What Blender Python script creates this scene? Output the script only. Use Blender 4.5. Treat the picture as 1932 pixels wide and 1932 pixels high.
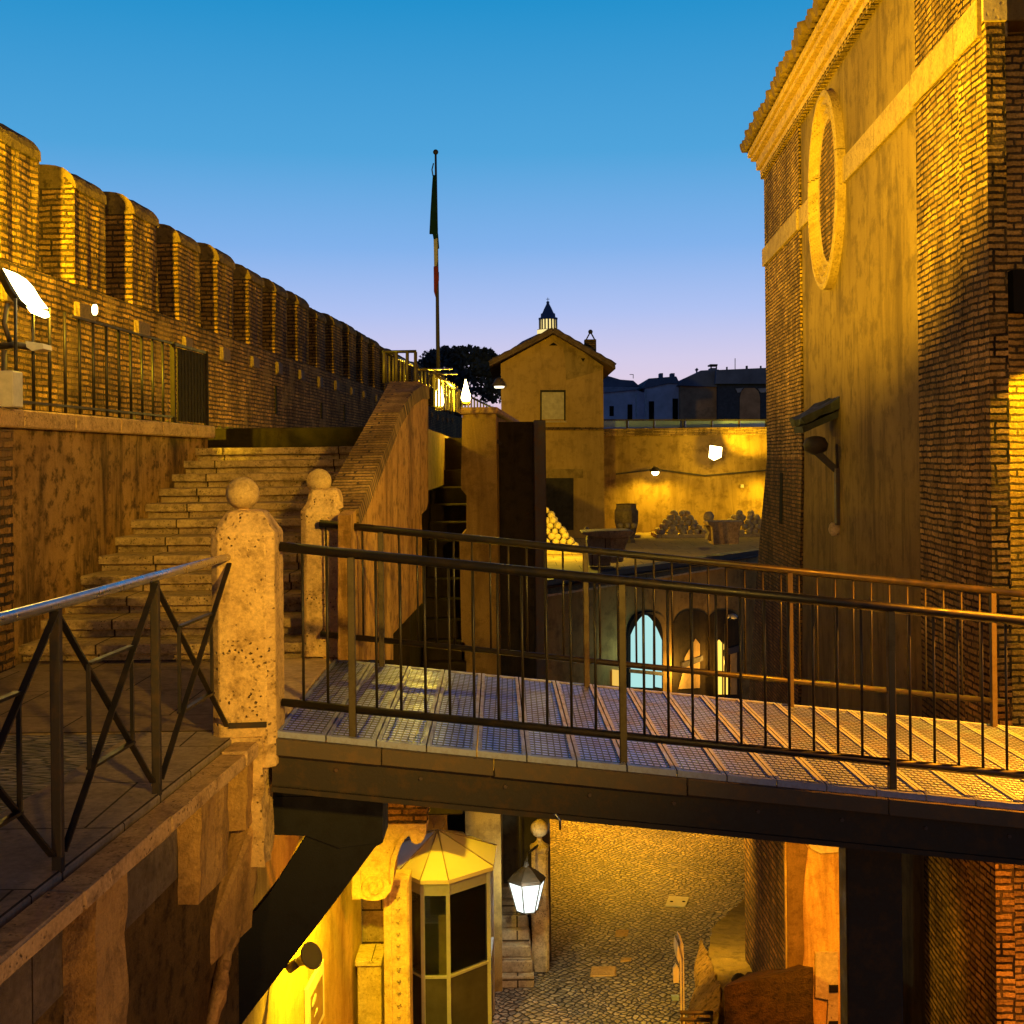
import bpy, bmesh, math, random
from mathutils import Vector, Matrix
random.seed(7)
for o in list(bpy.data.objects): bpy.data.objects.remove(o)
S = bpy.context.scene
COL = S.collection
R = math.radians
F = 2400.0; UC = 966.0; VH = 868.0; EYE = 1.6; ROLL = 0.011

# ---------------------------------------------------------------- camera
cd = bpy.data.cameras.new("camera"); cam = bpy.data.objects.new("camera", cd); COL.objects.link(cam)
cam.location = (0, 0, EYE)
cam.rotation_euler = (R(90), 0, 0)
cam.rotation_euler = (Matrix.Rotation(R(90), 4, 'X') @ Matrix.Rotation(-ROLL, 4, 'Z')).to_euler()
cd.sensor_width = 36.0; cd.lens = 36.0 * F / 1932.0
cd.shift_y = -(966.0 - VH) / 1932.0
cd.clip_start = 0.05; cd.clip_end = 3000
S.camera = cam
S.render.resolution_x = 1024; S.render.resolution_y = 1024
S.view_settings.view_transform = 'Standard'; S.view_settings.look = 'None'
S.view_settings.exposure = 0.0; S.view_settings.gamma = 1.0
S.render.engine = 'CYCLES'

# ---------------------------------------------------------------- world: clear dusk sky
def lin(r, g, b):
    f = lambda c: (c/255/12.92) if c/255 <= 0.04045 else ((c/255+0.055)/1.055)**2.4
    return (f(r), f(g), f(b), 1)
W = bpy.data.worlds.new("World"); S.world = W; W.use_nodes = True
nt = W.node_tree; nt.nodes.clear()
tc = nt.nodes.new('ShaderNodeTexCoord'); sp = nt.nodes.new('ShaderNodeSeparateXYZ')
nt.links.new(tc.outputs['Generated'], sp.inputs[0])
ra = nt.nodes.new('ShaderNodeValToRGB')
nt.links.new(sp.outputs['Z'], ra.inputs[0])
stops = [(0.0, (14, 18, 34)), (0.02, (206, 170, 190)), (0.05, (228, 206, 224)), (0.078, (212, 204, 234)), (0.115, (176, 194, 242)),
         (0.165, (130, 178, 236)), (0.235, (80, 164, 220)), (0.345, (32, 144, 204)), (0.47, (12, 52, 130)), (0.80, (5, 16, 52))]
cr = ra.color_ramp
while len(cr.elements) < len(stops): cr.elements.new(0.5)
for e, (p, c) in zip(cr.elements, stops): e.position = p; e.color = lin(*c)
# the eastern half of the sky, behind the camera, is already darker
mr = nt.nodes.new('ShaderNodeMapRange'); nt.links.new(sp.outputs['Y'], mr.inputs[0])
mr.inputs[1].default_value = -0.2; mr.inputs[2].default_value = 0.75; mr.inputs[3].default_value = 0.42; mr.inputs[4].default_value = 1.0
bgn = nt.nodes.new('ShaderNodeBackground'); nt.links.new(ra.outputs[0], bgn.inputs[0]); nt.links.new(mr.outputs[0], bgn.inputs[1])
wo = nt.nodes.new('ShaderNodeOutputWorld'); nt.links.new(bgn.outputs[0], wo.inputs[0])

# ---------------------------------------------------------------- geometry helpers
def unroll(u, v):
    du, dv = u-UC, v-VH
    return (du - dv*ROLL, dv + du*ROLL)
def at(u, v, Y):
    a, b = unroll(u, v)
    return Vector((a*Y/F, Y, EYE - b*Y/F))
def onz(u, v, z):
    a, b = unroll(u, v); Y = (EYE-z)*F/b
    return Vector((a*Y/F, Y, z))
def onp(u, v, x0, t):
    """point seen at (u,v) lying on the upright plane X = x0 + t*Y"""
    a, b = unroll(u, v); Y = x0/(a/F - t)
    return Vector((a*Y/F, Y, EYE - b*Y/F))

class MB:
    def __init__(s): s.v = []; s.f = []; s.sm = []
    def face(s, pts, smooth=False):
        i = len(s.v); s.v += [Vector(p) for p in pts]; s.f.append(list(range(i, i+len(pts)))); s.sm.append(smooth); return s
    def mesh(s, vs, fs, smooth=False):
        i = len(s.v); s.v += [Vector(p) for p in vs]
        for f in fs: s.f.append([k+i for k in f]); s.sm.append(smooth)
        return s
    def box(s, x0, x1, y0, y1, z0, z1):
        v = [(x0,y0,z0),(x1,y0,z0),(x1,y1,z0),(x0,y1,z0),(x0,y0,z1),(x1,y0,z1),(x1,y1,z1),(x0,y1,z1)]
        return s.mesh(v, [(3,2,1,0),(4,5,6,7),(0,1,5,4),(1,2,6,5),(2,3,7,6),(3,0,4,7)])
    def prism(s, pts, ext):
        """closed solid: polygon pts swept along vector ext"""
        ext = Vector(ext); n = len(pts); a = [Vector(p) for p in pts]; b = [p+ext for p in a]
        nn = Vector((0,0,0))
        for i in range(n): nn += a[i].cross(a[(i+1) % n])
        if nn.dot(ext) > 0: a, b = a[::-1], b[::-1]
        vs = a+b
        fs = [tuple(range(n)), tuple(range(2*n-1, n-1, -1))] + [(i, i+n, (i+1) % n+n, (i+1) % n) for i in range(n)]
        return s.mesh(vs, fs)
    def hexa(s, b, t):
        """solid from four bottom and four top points, in the same order"""
        return s.mesh(list(b)+list(t), [(3,2,1,0),(4,5,6,7),(0,1,5,4),(1,2,6,5),(2,3,7,6),(3,0,4,7)])
    def bar(s, p, q, w, h=None, up=(0,0,1)):
        p, q = Vector(p), Vector(q); h = h or w; d = (q-p).normalized(); up = Vector(up)
        if abs(d.dot(up)) > .95: up = Vector((0,1,0))
        x = d.cross(up).normalized()*w/2; y = x.cross(d).normalized()*h/2
        return s.hexa([p-x-y, p+x-y, p+x+y, p-x+y], [q-x-y, q+x-y, q+x+y, q-x+y])
    def tube(s, pts, r, n=10, cap=True):
        pts = [Vector(p) for p in pts]; rr = r if isinstance(r, (list, tuple)) else [r]*len(pts)
        base = len(s.v)
        for i, p in enumerate(pts):
            d = (pts[min(i+1, len(pts)-1)]-pts[max(i-1, 0)]).normalized()
            up = Vector((0,0,1)) if abs(d.z) < .95 else Vector((0,1,0))
            x = d.cross(up).normalized(); y = x.cross(d).normalized()
            for k in range(n):
                a = 2*math.pi*k/n; s.v.append(p + (x*math.cos(a)+y*math.sin(a))*rr[i])
        for i in range(len(pts)-1):
            for k in range(n):
                s.f.append([base+i*n+k, base+i*n+(k+1) % n, base+(i+1)*n+(k+1) % n, base+(i+1)*n+k]); s.sm.append(True)
        if cap:
            s.f.append([base+k for k in range(n)][::-1]); s.sm.append(False)
            s.f.append([base+(len(pts)-1)*n+k for k in range(n)]); s.sm.append(False)
        return s
    def lathe(s, c, prof, n=20, smooth=True, rot=0.0, sx=1.0, sy=1.0):
        c = Vector(c); base = len(s.v)
        for (r, z) in prof:
            for k in range(n):
                a = 2*math.pi*k/n+rot; s.v.append(c+Vector((r*math.cos(a)*sx, r*math.sin(a)*sy, z)))
        for i in range(len(prof)-1):
            for k in range(n):
                s.f.append([base+i*n+k, base+i*n+(k+1) % n, base+(i+1)*n+(k+1) % n, base+(i+1)*n+k]); s.sm.append(smooth)
        s.f.append([base+k for k in range(n)][::-1]); s.sm.append(False)
        s.f.append([base+(len(prof)-1)*n+k for k in range(n)]); s.sm.append(False)
        return s
    def ball(s, c, r, n=16, m=10, wob=0.0):
        c = Vector(c); base = len(s.v)
        s.v.append(c+Vector((0,0,-r)))
        for i in range(1, m):
            ph = -math.pi/2+math.pi*i/m
            for k in range(n):
                a = 2*math.pi*k/n; q = r*(1+random.uniform(-wob, wob))
                s.v.append(c+Vector((q*math.cos(ph)*math.cos(a), q*math.cos(ph)*math.sin(a), q*math.sin(ph))))
        s.v.append(c+Vector((0,0,r)))
        for k in range(n):
            s.f.append([base, base+1+(k+1) % n, base+1+k]); s.sm.append(True)
            t = base+1+(m-2)*n; s.f.append([t+k, t+(k+1) % n, base+1+(m-1)*n]); s.sm.append(True)
        for i in range(m-2):
            for k in range(n):
                a = base+1+i*n; s.f.append([a+k, a+(k+1) % n, a+n+(k+1) % n, a+n+k]); s.sm.append(True)
        return s
    def build(s, name, mat, parent=None, bevel=0.0, seg=1, jitter=0.0, sub=0, top=None):
        me = bpy.data.meshes.new(name)
        if parent: off = wloc(parent)
        elif top is not None: off = Vector(top)
        else:
            xs = [p.x for p in s.v]; ys = [p.y for p in s.v]; zs = [p.z for p in s.v]
            off = Vector(((min(xs)+max(xs))/2, (min(ys)+max(ys))/2, min(zs)))
        me.from_pydata([tuple(p-off) for p in s.v], [], s.f)
        me.validate()
        if len(me.polygons) == len(s.sm):
            for p, q in zip(me.polygons, s.sm): p.use_smooth = q
        if bevel or sub:
            bm = bmesh.new(); bm.from_mesh(me)
            bmesh.ops.remove_doubles(bm, verts=bm.verts, dist=1e-5)
            if sub:
                long_edges = [e for e in bm.edges if e.calc_length() > sub*1.5]
                for _ in range(6):
                    le = [e for e in bm.edges if e.calc_length() > sub*1.5]
                    if not le or len(bm.verts) > 60000: break
                    bmesh.ops.subdivide_edges(bm, edges=le, cuts=1, use_grid_fill=True)
            if bevel:
                es = [e for e in bm.edges if len(e.link_faces) == 2 and e.calc_face_angle(0) > .5]
                bmesh.ops.bevel(bm, geom=es, offset=bevel, segments=seg, affect='EDGES', profile=.6)
            if jitter:
                for vv in bm.verts:
                    vv.co += Vector((random.uniform(-1,1), random.uniform(-1,1), random.uniform(-1,1)))*jitter
            bmesh.ops.triangulate(bm, faces=[f for f in bm.faces if len(f.verts) > 4])
            bm.to_mesh(me); bm.free()
        boxuv(me, off)
        if mat: me.materials.append(mat)
        o = bpy.data.objects.new(name, me); COL.objects.link(o)
        if parent: o.parent = parent
        else: o.location = off
        return o
def boxuv(me, off):
    uv = me.uv_layers.new(name="UVMap").data; vs = me.vertices
    for p in me.polygons:
        n = p.normal; ax, ay, az = abs(n.x), abs(n.y), abs(n.z)
        for li in p.loop_indices:
            c = vs[me.loops[li].vertex_index].co + off
            if az > .75: q = (c.x, c.y)
            elif ax >= ay: q = (c.y, c.z)
            else: q = (c.x, c.z)
            uv[li].uv = q
def wloc(o):
    l = Vector(o.location)
    while o.parent: o = o.parent; l += Vector(o.location)
    return l
def tag(o, label, cat, group=None):
    o['label'] = label; o['category'] = cat
    if group: o['group'] = group
    return o
def struct(o, kind='structure'): o['kind'] = kind; return o
def thing(name, label, cat, loc, group=None):
    o = bpy.data.objects.new(name, None); o.empty_display_size = .2; COL.objects.link(o); o.location = loc
    return tag(o, label, cat, group)
def dup(o, loc, parent=None, rz=None, scale=None):
    c = o.copy(); COL.objects.link(c); c.location = loc
    if parent: c.parent = parent
    if rz is not None: c.rotation_euler = (0, 0, rz)
    if scale is not None: c.scale = scale
    return c

# ---------------------------------------------------------------- materials
class M:
    def __init__(s, name, rough=.85, metal=0.0, spec=.3):
        s.m = bpy.data.materials.new(name); s.m.use_nodes = True; s.t = s.m.node_tree; s.t.nodes.clear()
        s.out = s.t.nodes.new('ShaderNodeOutputMaterial'); s.p = s.t.nodes.new('ShaderNodeBsdfPrincipled')
        s.t.links.new(s.p.outputs[0], s.out.inputs[0])
        s.p.inputs['Roughness'].default_value = rough; s.p.inputs['Metallic'].default_value = metal
        s.p.inputs['Specular IOR Level'].default_value = spec
        s.tc = s.t.nodes.new('ShaderNodeTexCoord')
    def n(s, ty, ins=None, **kw):
        x = s.t.nodes.new(ty)
        for k, v in kw.items(): setattr(x, k, v)
        for k, v in (ins or {}).items():
            if isinstance(v, bpy.types.NodeSocket): s.t.links.new(v, x.inputs[k])
            else: x.inputs[k].default_value = v
        return x
    def uv(s, scale=(1,1,1), off=(0,0,0), rot=0.0, src='UV'):
        return s.n('ShaderNodeMapping', {'Vector': s.tc.outputs[src], 'Scale': scale, 'Location': off, 'Rotation': (0,0,rot)}).outputs[0]
    def noise(s, vec, scale, detail=4, rough=.6, dist=0.0):
        return s.n('ShaderNodeTexNoise', {'Vector': vec, 'Scale': scale, 'Detail': detail, 'Roughness': rough, 'Distortion': dist})
    def ramp(s, fac, stops, interp='LINEAR'):
        x = s.n('ShaderNodeValToRGB', {0: fac}); c = x.color_ramp; c.interpolation = interp
        while len(c.elements) < len(stops): c.elements.new(.5)
        for e, (p, k) in zip(c.elements, stops):
            e.position = p; e.color = (k, k, k, 1) if not isinstance(k, tuple) else (k[0], k[1], k[2], 1)
        return x.outputs[0]
    def mix(s, fac, a, b, mode='MIX'):
        x = s.n('ShaderNodeMix', data_type='RGBA', blend_type=mode)
        for i, v in ((0, fac), (6, a), (7, b)):
            if isinstance(v, bpy.types.NodeSocket): s.t.links.new(v, x.inputs[i])
            else: x.inputs[i].default_value = v if i == 0 else ((v[0], v[1], v[2], 1) if len(v) == 3 else v)
        return x.outputs[2]
    def math(s, op, a, b=0.0, c=0.0, clamp=False):
        x = s.n('ShaderNodeMath', {0: a, 1: b, 2: c}, operation=op, use_clamp=clamp); return x.outputs[0]
    def bump(s, h, strength=.6, dist=.02):
        b = s.n('ShaderNodeBump', {'Height': h, 'Strength': strength, 'Distance': dist}); s.t.links.new(b.outputs[0], s.p.inputs['Normal'])
    def col(s, c):
        if isinstance(c, bpy.types.NodeSocket): s.t.links.new(c, s.p.inputs['Base Color'])
        else: s.p.inputs['Base Color'].default_value = (c[0], c[1], c[2], 1)
        return s
# ---------------------------------------------------------------- lamps (castle fixtures, plus unseen fills added to brighten parts)
SOD = (1.0, .66, .02); AMB = (1.0, .50, .12)
def spot(name, loc, tgt, power, color=SOD, deg=90, blend=.4, r=.08):
    d = bpy.data.lights.new(name, 'SPOT'); d.energy = power*1.2; d.color = color; d.spot_size = R(deg); d.spot_blend = blend; d.shadow_soft_size = r
    o = bpy.data.objects.new(name, d); COL.objects.link(o); o.location = loc
    o.rotation_euler = (Vector(tgt)-Vector(loc)).to_track_quat('-Z', 'Y').to_euler(); return o
def point(name, loc, power, color=SOD, r=.06):
    d = bpy.data.lights.new(name, 'POINT'); d.energy = power*1.2; d.color = color; d.shadow_soft_size = r
    o = bpy.data.objects.new(name, d); COL.objects.link(o); o.location = loc; return o
FIX = at(40, 552, 10.4)                                            # the big floodlight on the left
spot('facade_floodlight_beam', FIX+Vector((.5, .1, .1)), FIX+Vector((8.5, 7.0, 9.6)), 12500, (1, .64, .006), 98, .35, .10)
spot('rampart_floodlight_beam', (-5.1, 9.2, 4.1), (-5.6, 17.0, 4.9), 9500, (1, .68, .01), 76, .5, .10)
point('floodlight_spill', FIX+Vector((.2, .5, .12)), 60, (1, .62, .03), .1)
# unseen beams from behind the camera; the girder and chapel ones are added fills
spot('rear_unseen_beam', (3.6, -2.0, 3.7), (-2.4, 11.0, 1.5), 5200, (1, .58, .05), 37, .9, .2)
spot('rear_unseen_beam', (-1.5, -4.5, 2.0), (3.4, 14.0, 1.2), 620, (1, .50, .06), 74, .9, .3)
spot('entrance_downlight_beam', (5.75, 11.66, 2.75), (4.95, 12.18, .9), 800, (1, .64, .01), 84, .10, .05)
# terrace
T1 = at(1235, 889, 49.6); T2 = at(1347, 853, 49.2)
spot('terrace_wall_lamp_beam', T1+Vector((0, -.45, -.05)), T1+Vector((0, .1, -3)), 420, SOD, 150, .6, .06)
point('terrace_flood_glow', T2+Vector((0, -.95, -.1)), 190, SOD, .12)
spot('terrace_flood_beam', T2+Vector((.2, -.5, 0)), T2+Vector((2.2, 1.1, 1.6)), 900, SOD, 84, .5, .12)
spot('terrace_corner_beam', at(1475, 900, 48.6), at(1455, 1000, 49.6), 520, SOD, 140, .6, .1)
point('terrace_floor_glow', at(1056, 960, 37.5), 420, SOD, .2)
# rampart walk
point('walkway_lamp_glow', at(879, 738, 22.0), 300, SOD, .05)
point('walkway_lamp_glow', at(829, 737, 20.4), 200, SOD, .05)
# lower court
spot('lower_wall_lamp_beam', at(612, 1600, 12.6)+Vector((.22, 0, 0)), at(600, 1800, 13.2)+Vector((-.1, 0, -2)), 1100, (1, .72, .01), 150, .8, .04)
spot('lower_court_floodlight_beam', (-.75, 15.9, -1.1), (-.95, 17.0, -3.6), 420, (1, .68, .01), 96, .6, .08)
spot('cobble_floodlight_beam', (2.2, 28.5, -1.6), (2.0, 26.2, -6), 4400, (1, .47, .01), 80, .9, .1)
spot('cobble_floodlight_beam', (3.2, 11.0, -1.2), (.3, 15.6, -6), 210, (1, .44, .03), 90, .9, .1)
spot('lower_wall_right_beam', (1.6, 11.5, -2.2), (3.25, 13.3, -3.3), 230, (1, .60, .03), 55, .8, .1)
point('lantern_glow', at(993, 1690, 17.7), 34, (.86, 1, .92), .07)
spot('kiosk_fill_beam', (.4, 12.5, -1.4), (-.7, 17.0, -4.7), 90, (1, .66, .25), 50, .8, .1)  # unseen fill added to show the kiosk interior through its glass
spot('under_bridge_fill', (2.6, 2.5, -2.2), (-1.7, 5.6, -1.0), 340, (1, .50, .10), 60, .9, .2)  # unseen fill added to warm the pilaster strips under the platform
spot('deck_floodlight_beam', (5.4, 8.2, 2.6), (3.7, 8.9, -.4), 6500, (1, .33, .006), 80, .9, .08)
spot('rock_floodlight_beam', (1.6, 14.0, -1.6), (2.8, 17.2, -5.0), 1300, (1, .60, .05), 48, .8, .1)
spot('rampart_floodlight_beam', FIX+Vector((.25, .45, .45)), (-5.75, 14.3, 4.7), 1500, (1, .68, .01), 34, .5, .08)
spot('parapet_fill_beam', (3.6, 6.8, 3.2), (-1.25, 12.6, .9), 900, (1, .62, .04), 46, .9, .12)  # unseen light added off to the right to brighten the parapet face
spot('facade_floodlight_beam', FIX+Vector((.5, .3, .1)), (5.3, 24.5, 6.6), 8500, (1, .64, .006), 34, .8, .1)
spot('rear_unseen_beam', (-1.0, -4.0, 3.5), (4.8, 13.0, 2.4), 2100, (1, .60, .12), 30, .9, .2)  # added fill for the lower chapel brick, no known lamp behind it
spot('rampart_floodlight_beam', (-5.0, 9.4, 4.3), (-4.3, 36.0, 4.4), 9000, (1, .62, .02), 26, .8, .1)
def wm(c, k=.55): return (c[0]*1.06, c[1]*.93, c[2]*k)
def brick(name, c1, c2, mortar, bw=.25, rh=.068, ms=.010, wear=.5, bstr=.9, dist=.02, dirt=(.3, .22, .14), rot=0.0, patch=0.0, patchcol=(.4,.33,.25)):
    m = M(name, .92, spec=.10); c1, c2, dirt, patchcol = wm(c1), wm(c2), wm(dirt), wm(patchcol)
    uv = m.uv(rot=rot)
    nz = m.noise(uv, 2.2, 3)
    nf = m.noise(uv, 14, 3)
    off = m.n('ShaderNodeVectorMath', {0: nz.outputs['Color'], 1: (.5,.5,.5)}, operation='SUBTRACT').outputs[0]
    off = m.n('ShaderNodeVectorMath', {0: off, 3: .05}, operation='SCALE').outputs[0]
    of2 = m.n('ShaderNodeVectorMath', {0: nf.outputs['Color'], 1: (.5,.5,.5)}, operation='SUBTRACT').outputs[0]
    of2 = m.n('ShaderNodeVectorMath', {0: of2, 3: .022}, operation='SCALE').outputs[0]
    v = m.n('ShaderNodeVectorMath', {0: uv, 1: off}, operation='ADD').outputs[0]
    v = m.n('ShaderNodeVectorMath', {0: v, 1: of2}, operation='ADD').outputs[0]
    b = m.n('ShaderNodeTexBrick', {'Vector': v, 'Color1': (*c1, 1), 'Color2': (*c2, 1), 'Mortar': (*mortar, 1), 'Scale': 1.0,
            'Mortar Size': ms, 'Mortar Smooth': .35, 'Bias': 0.0, 'Brick Width': bw, 'Row Height': rh})
    b.offset = .43; b.squash = .72; b.squash_frequency = 3
    big = m.noise(uv, .55, 5, .65); mid = m.noise(uv, 3.4, 5, .7); fine = m.noise(uv, 38, 3, .7)
    st = m.noise(m.uv((2.6, .35, 1)), 1.0, 5, .65)
    c = m.mix(m.math('MULTIPLY', m.ramp(mid.outputs[0], [(.42, 0), (.66, 1)]), wear), b.outputs['Color'], dirt)
    c = m.mix(1.0, c, m.ramp(big.outputs[0], [(.3, .42), (.68, 1.25)]), 'MULTIPLY')
    c = m.mix(1.0, c, m.ramp(st.outputs[0], [(.34, .5), (.62, 1.15)]), 'MULTIPLY')
    c = m.mix(1.0, c, m.ramp(fine.outputs[0], [(.3, .5), (.7, 1.35)]), 'MULTIPLY')
    if patch:
        c = m.mix(m.math('MULTIPLY', m.ramp(m.noise(uv, .9, 5, .6).outputs[0], [(.55, 0), (.6, 1)]), patch), c, patchcol)
    m.col(c)
    h = m.math('MULTIPLY_ADD', b.outputs['Fac'], -1.0, 1.0)
    h = m.math('MULTIPLY_ADD', mid.outputs[0], .9, h)
    h = m.math('MULTIPLY_ADD', fine.outputs[0], .25, h)
    m.bump(h, bstr, dist)
    return m.m
def plaster(name, base, dark, light, sc=.6, streak=.6, bstr=.35, patches=.5, dist=.01):
    m = M(name, .9, spec=.10); uv = m.uv(); base, dark, light = wm(base), wm(dark), wm(light)
    a = m.noise(uv, sc, 6, .68, .4); b = m.noise(uv, sc*5, 6, .7); st = m.noise(m.uv((1.9, .32, 1)), 1.0, 7, .74, .6)
    st2 = m.noise(m.uv((5, .5, 1), (3, 1, 0)), 1.0, 6, .7, .5); fine = m.noise(uv, 60, 3, .7)
    c = m.mix(m.ramp(a.outputs[0], [(.35, 0), (.65, 1)]), base, light)
    c = m.mix(m.math('MULTIPLY', m.ramp(b.outputs[0], [(.5, 0), (.62, 1)]), patches), c, dark)
    c = m.mix(m.math('MULTIPLY', m.ramp(st.outputs[0], [(.48, 0), (.62, 1)]), streak), c, dark)
    c = m.mix(m.math('MULTIPLY', m.ramp(st2.outputs[0], [(.56, 0), (.66, 1)]), streak*.5), c, light)
    c = m.mix(1.0, c, m.ramp(fine.outputs[0], [(.3, .82), (.7, 1.15)]), 'MULTIPLY')
    m.col(c)
    m.bump(m.math('MULTIPLY_ADD', fine.outputs[0], .3, b.outputs[0]), bstr, dist)
    return m.m
def stone(name, base, dark, light, pits=.8, sc=1.0, joints=None, bstr=.6, dist=.015, src='UV', rough=.85):
    m = M(name, rough, spec=.2); uv = m.uv(src=src); base, dark, light = wm(base, .7), wm(dark, .7), wm(light, .7)
    a = m.noise(uv, 2.2*sc, 6, .7); f = m.noise(uv, 30*sc, 4, .7)
    vo = m.n('ShaderNodeTexVoronoi', {'Vector': m.n('ShaderNodeVectorMath', {0: uv, 1: m.n('ShaderNodeVectorMath', {0: a.outputs['Color'], 3: .12}, operation='SCALE').outputs[0]}, operation='ADD').outputs[0], 'Scale': 26*sc})
    pit = m.math('MULTIPLY', m.ramp(vo.outputs['Distance'], [(.16, 1), (.30, 0)]), m.ramp(m.noise(uv, 2.6*sc, 4, .7).outputs[0], [(.45, 0), (.56, 1)]))
    c = m.mix(m.ramp(a.outputs[0], [(.35, 0), (.66, 1)]), base, light)
    c = m.mix(m.math('MULTIPLY', m.ramp(m.noise(uv, 6*sc, 6, .75).outputs[0], [(.48, 0), (.66, 1)]), .75), c, dark)
    c = m.mix(m.math('MULTIPLY', pit, pits), c, tuple(x*.25 for x in dark))
    h = m.math('MULTIPLY_ADD', f.outputs[0], .35, a.outputs[0]); h = m.math('MULTIPLY_ADD', pit, -.9, h)
    if joints:
        b = m.n('ShaderNodeTexBrick', {'Vector': uv, 'Color1': (1,1,1,1), 'Color2': (.8,.8,.8,1), 'Mortar': (.12,.1,.08,1), 'Scale': 1.0, 'Mortar Size': joints[2], 'Mortar Smooth': .1, 'Brick Width': joints[0], 'Row Height': joints[1]})
        c = m.mix(1.0, c, b.outputs['Color'], 'MULTIPLY'); h = m.math('MULTIPLY_ADD', b.outputs['Fac'], -1.2, h)
    c = m.mix(1.0, c, m.ramp(f.outputs[0], [(.3, .75), (.7, 1.2)]), 'MULTIPLY')
    m.col(c); m.bump(h, bstr, dist)
    return m.m
def metal(name, base, rough=.5, met=.6, rust=(.12,.06,.03), ra=.5):
    m = M(name, rough, met, .5); uv = m.uv(src='Object')
    a = m.noise(uv, 9, 5, .7); f = m.noise(uv, 70, 3)
    c = m.mix(m.math('MULTIPLY', m.ramp(a.outputs[0], [(.48, 0), (.64, 1)]), ra), base, rust)
    m.col(c); m.t.links.new(m.ramp(a.outputs[0], [(.3, rough-.1), (.7, min(1, rough+.25))]), m.p.inputs['Roughness'])
    m.bump(f.outputs[0], .25, .004)
    return m.m
def plain(name, c, rough=.7, met=0.0, var=.25, sc=4.0):
    m = M(name, rough, met, .3 if rough < .55 else .08); a = m.noise(m.uv(src='Object'), sc, 5, .65)
    m.col(m.mix(1.0, c, m.ramp(a.outputs[0], [(.3, 1-var), (.7, 1+var)]), 'MULTIPLY')); m.bump(a.outputs[0], .2, .01)
    return m.m
def emit(name, c, st):
    m = bpy.data.materials.new(name); m.use_nodes = True; t = m.node_tree; t.nodes.clear()
    e = t.nodes.new('ShaderNodeEmission'); e.inputs[0].default_value = (*c, 1); e.inputs[1].default_value = st
    o = t.nodes.new('ShaderNodeOutputMaterial'); t.links.new(e.outputs[0], o.inputs[0]); return m
def glass(name):
    m = bpy.data.materials.new(name); m.use_nodes = True; t = m.node_tree; t.nodes.clear()
    a = t.nodes.new('ShaderNodeBsdfTransparent'); a.inputs[0].default_value = (.72,.78,.76,1)
    g = t.nodes.new('ShaderNodeBsdfGlossy'); g.inputs['Roughness'].default_value = .04; g.inputs[0].default_value = (.9,.95,1,1)
    f = t.nodes.new('ShaderNodeFresnel'); f.inputs[0].default_value = 1.5
    x = t.nodes.new('ShaderNodeMixShader'); t.links.new(f.outputs[0], x.inputs[0]); t.links.new(a.outputs[0], x.inputs[1]); t.links.new(g.outputs[0], x.inputs[2])
    o = t.nodes.new('ShaderNodeOutputMaterial'); t.links.new(x.outputs[0], o.inputs[0]); return m

BR_FACADE = brick('facade brick', (.58,.37,.17), (.25,.15,.07), (.022,.015,.010), bw=.27, rh=.066, ms=.014, wear=.45, dist=.035)
BR_OLD = brick('rampart brick', (.46,.27,.12), (.20,.115,.055), (.05,.034,.02), bw=.30, rh=.075, ms=.016, wear=.75, bstr=1.0, dist=.05, dirt=(.13,.09,.055), patch=.5, patchcol=(.22,.15,.09))
BR_SIDE = brick('buttress brick', (.40,.23,.11), (.17,.095,.05), (.06,.045,.03), bw=.27, rh=.07, ms=.014, wear=.7, dist=.04, dirt=(.10,.08,.06))
BR_COPE = brick('coping brick', (.60,.42,.2), (.28,.18,.085), (.09,.06,.04), bw=.46, rh=.062, ms=.012, wear=.6, dist=.03)
PL_FACADE = plaster('facade plaster', (.155,.11,.062), (.055,.038,.024), (.22,.16,.085), .45, .6, .45, .5)
PL_STAIN = plaster('stained retaining plaster', (.19,.115,.055), (.04,.028,.016), (.36,.24,.13), 1.3, .95, .5, .85)
PL_PARA = plaster('parapet plaster', (.40,.23,.09), (.08,.045,.02), (.54,.35,.15), 1.3, .72, .5, .6)
PL_HOUSE = plaster('house plaster', (.33,.22,.10), (.17,.11,.055), (.42,.28,.13), .5, .35, .3, .4)
PL_COURT = plaster('courtyard plaster', (.26,.18,.085), (.10,.065,.032), (.33,.235,.11), .45, .5, .3, .6)
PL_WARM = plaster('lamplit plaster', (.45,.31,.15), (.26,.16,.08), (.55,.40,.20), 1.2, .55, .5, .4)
PL_DARK = plaster('deep shade plaster', (.026,.021,.017), (.010,.008,.008), (.045,.036,.027), .8, .6, .4, .5)  # near-black colour stands in for deep shade in the well, tower and arches
ST_PILLAR = stone('pitted travertine', (.50,.36,.19), (.17,.11,.055), (.66,.50,.28), .95, 1.3, bstr=.8)
ST_STEP = stone('worn travertine step', (.27,.205,.135), (.055,.04,.028), (.46,.36,.235), .8, 1.4, (1.35, 5.0, .008))
ST_SLAB = stone('grey paving slab', (.30,.25,.22), (.17,.14,.125), (.38,.32,.29), .35, .8, (.95, .8, .006), bstr=.35)
ST_BAND = stone('pale stone band', (.52,.41,.26), (.34,.25,.15), (.60,.49,.33), .5, .8, (1.8, 3.0, .006), bstr=.4)
ST_CORN = stone('cornice stone', (.42,.29,.16), (.14,.09,.05), (.55,.40,.23), .8, 1.4)
ST_BALL = stone('cannonball stone', (.42,.35,.25), (.22,.17,.12), (.55,.46,.33), .2, 2.0, src='Object')
ST_CARVED = stone('carved marble', (.44,.32,.19), (.26,.18,.10), (.55,.42,.26), .35, 1.0, bstr=.35)
ST_BLOCK = stone('ashlar block', (.30,.24,.17), (.15,.115,.08), (.38,.31,.22), .5, .9, (.7, .42, .012))
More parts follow.
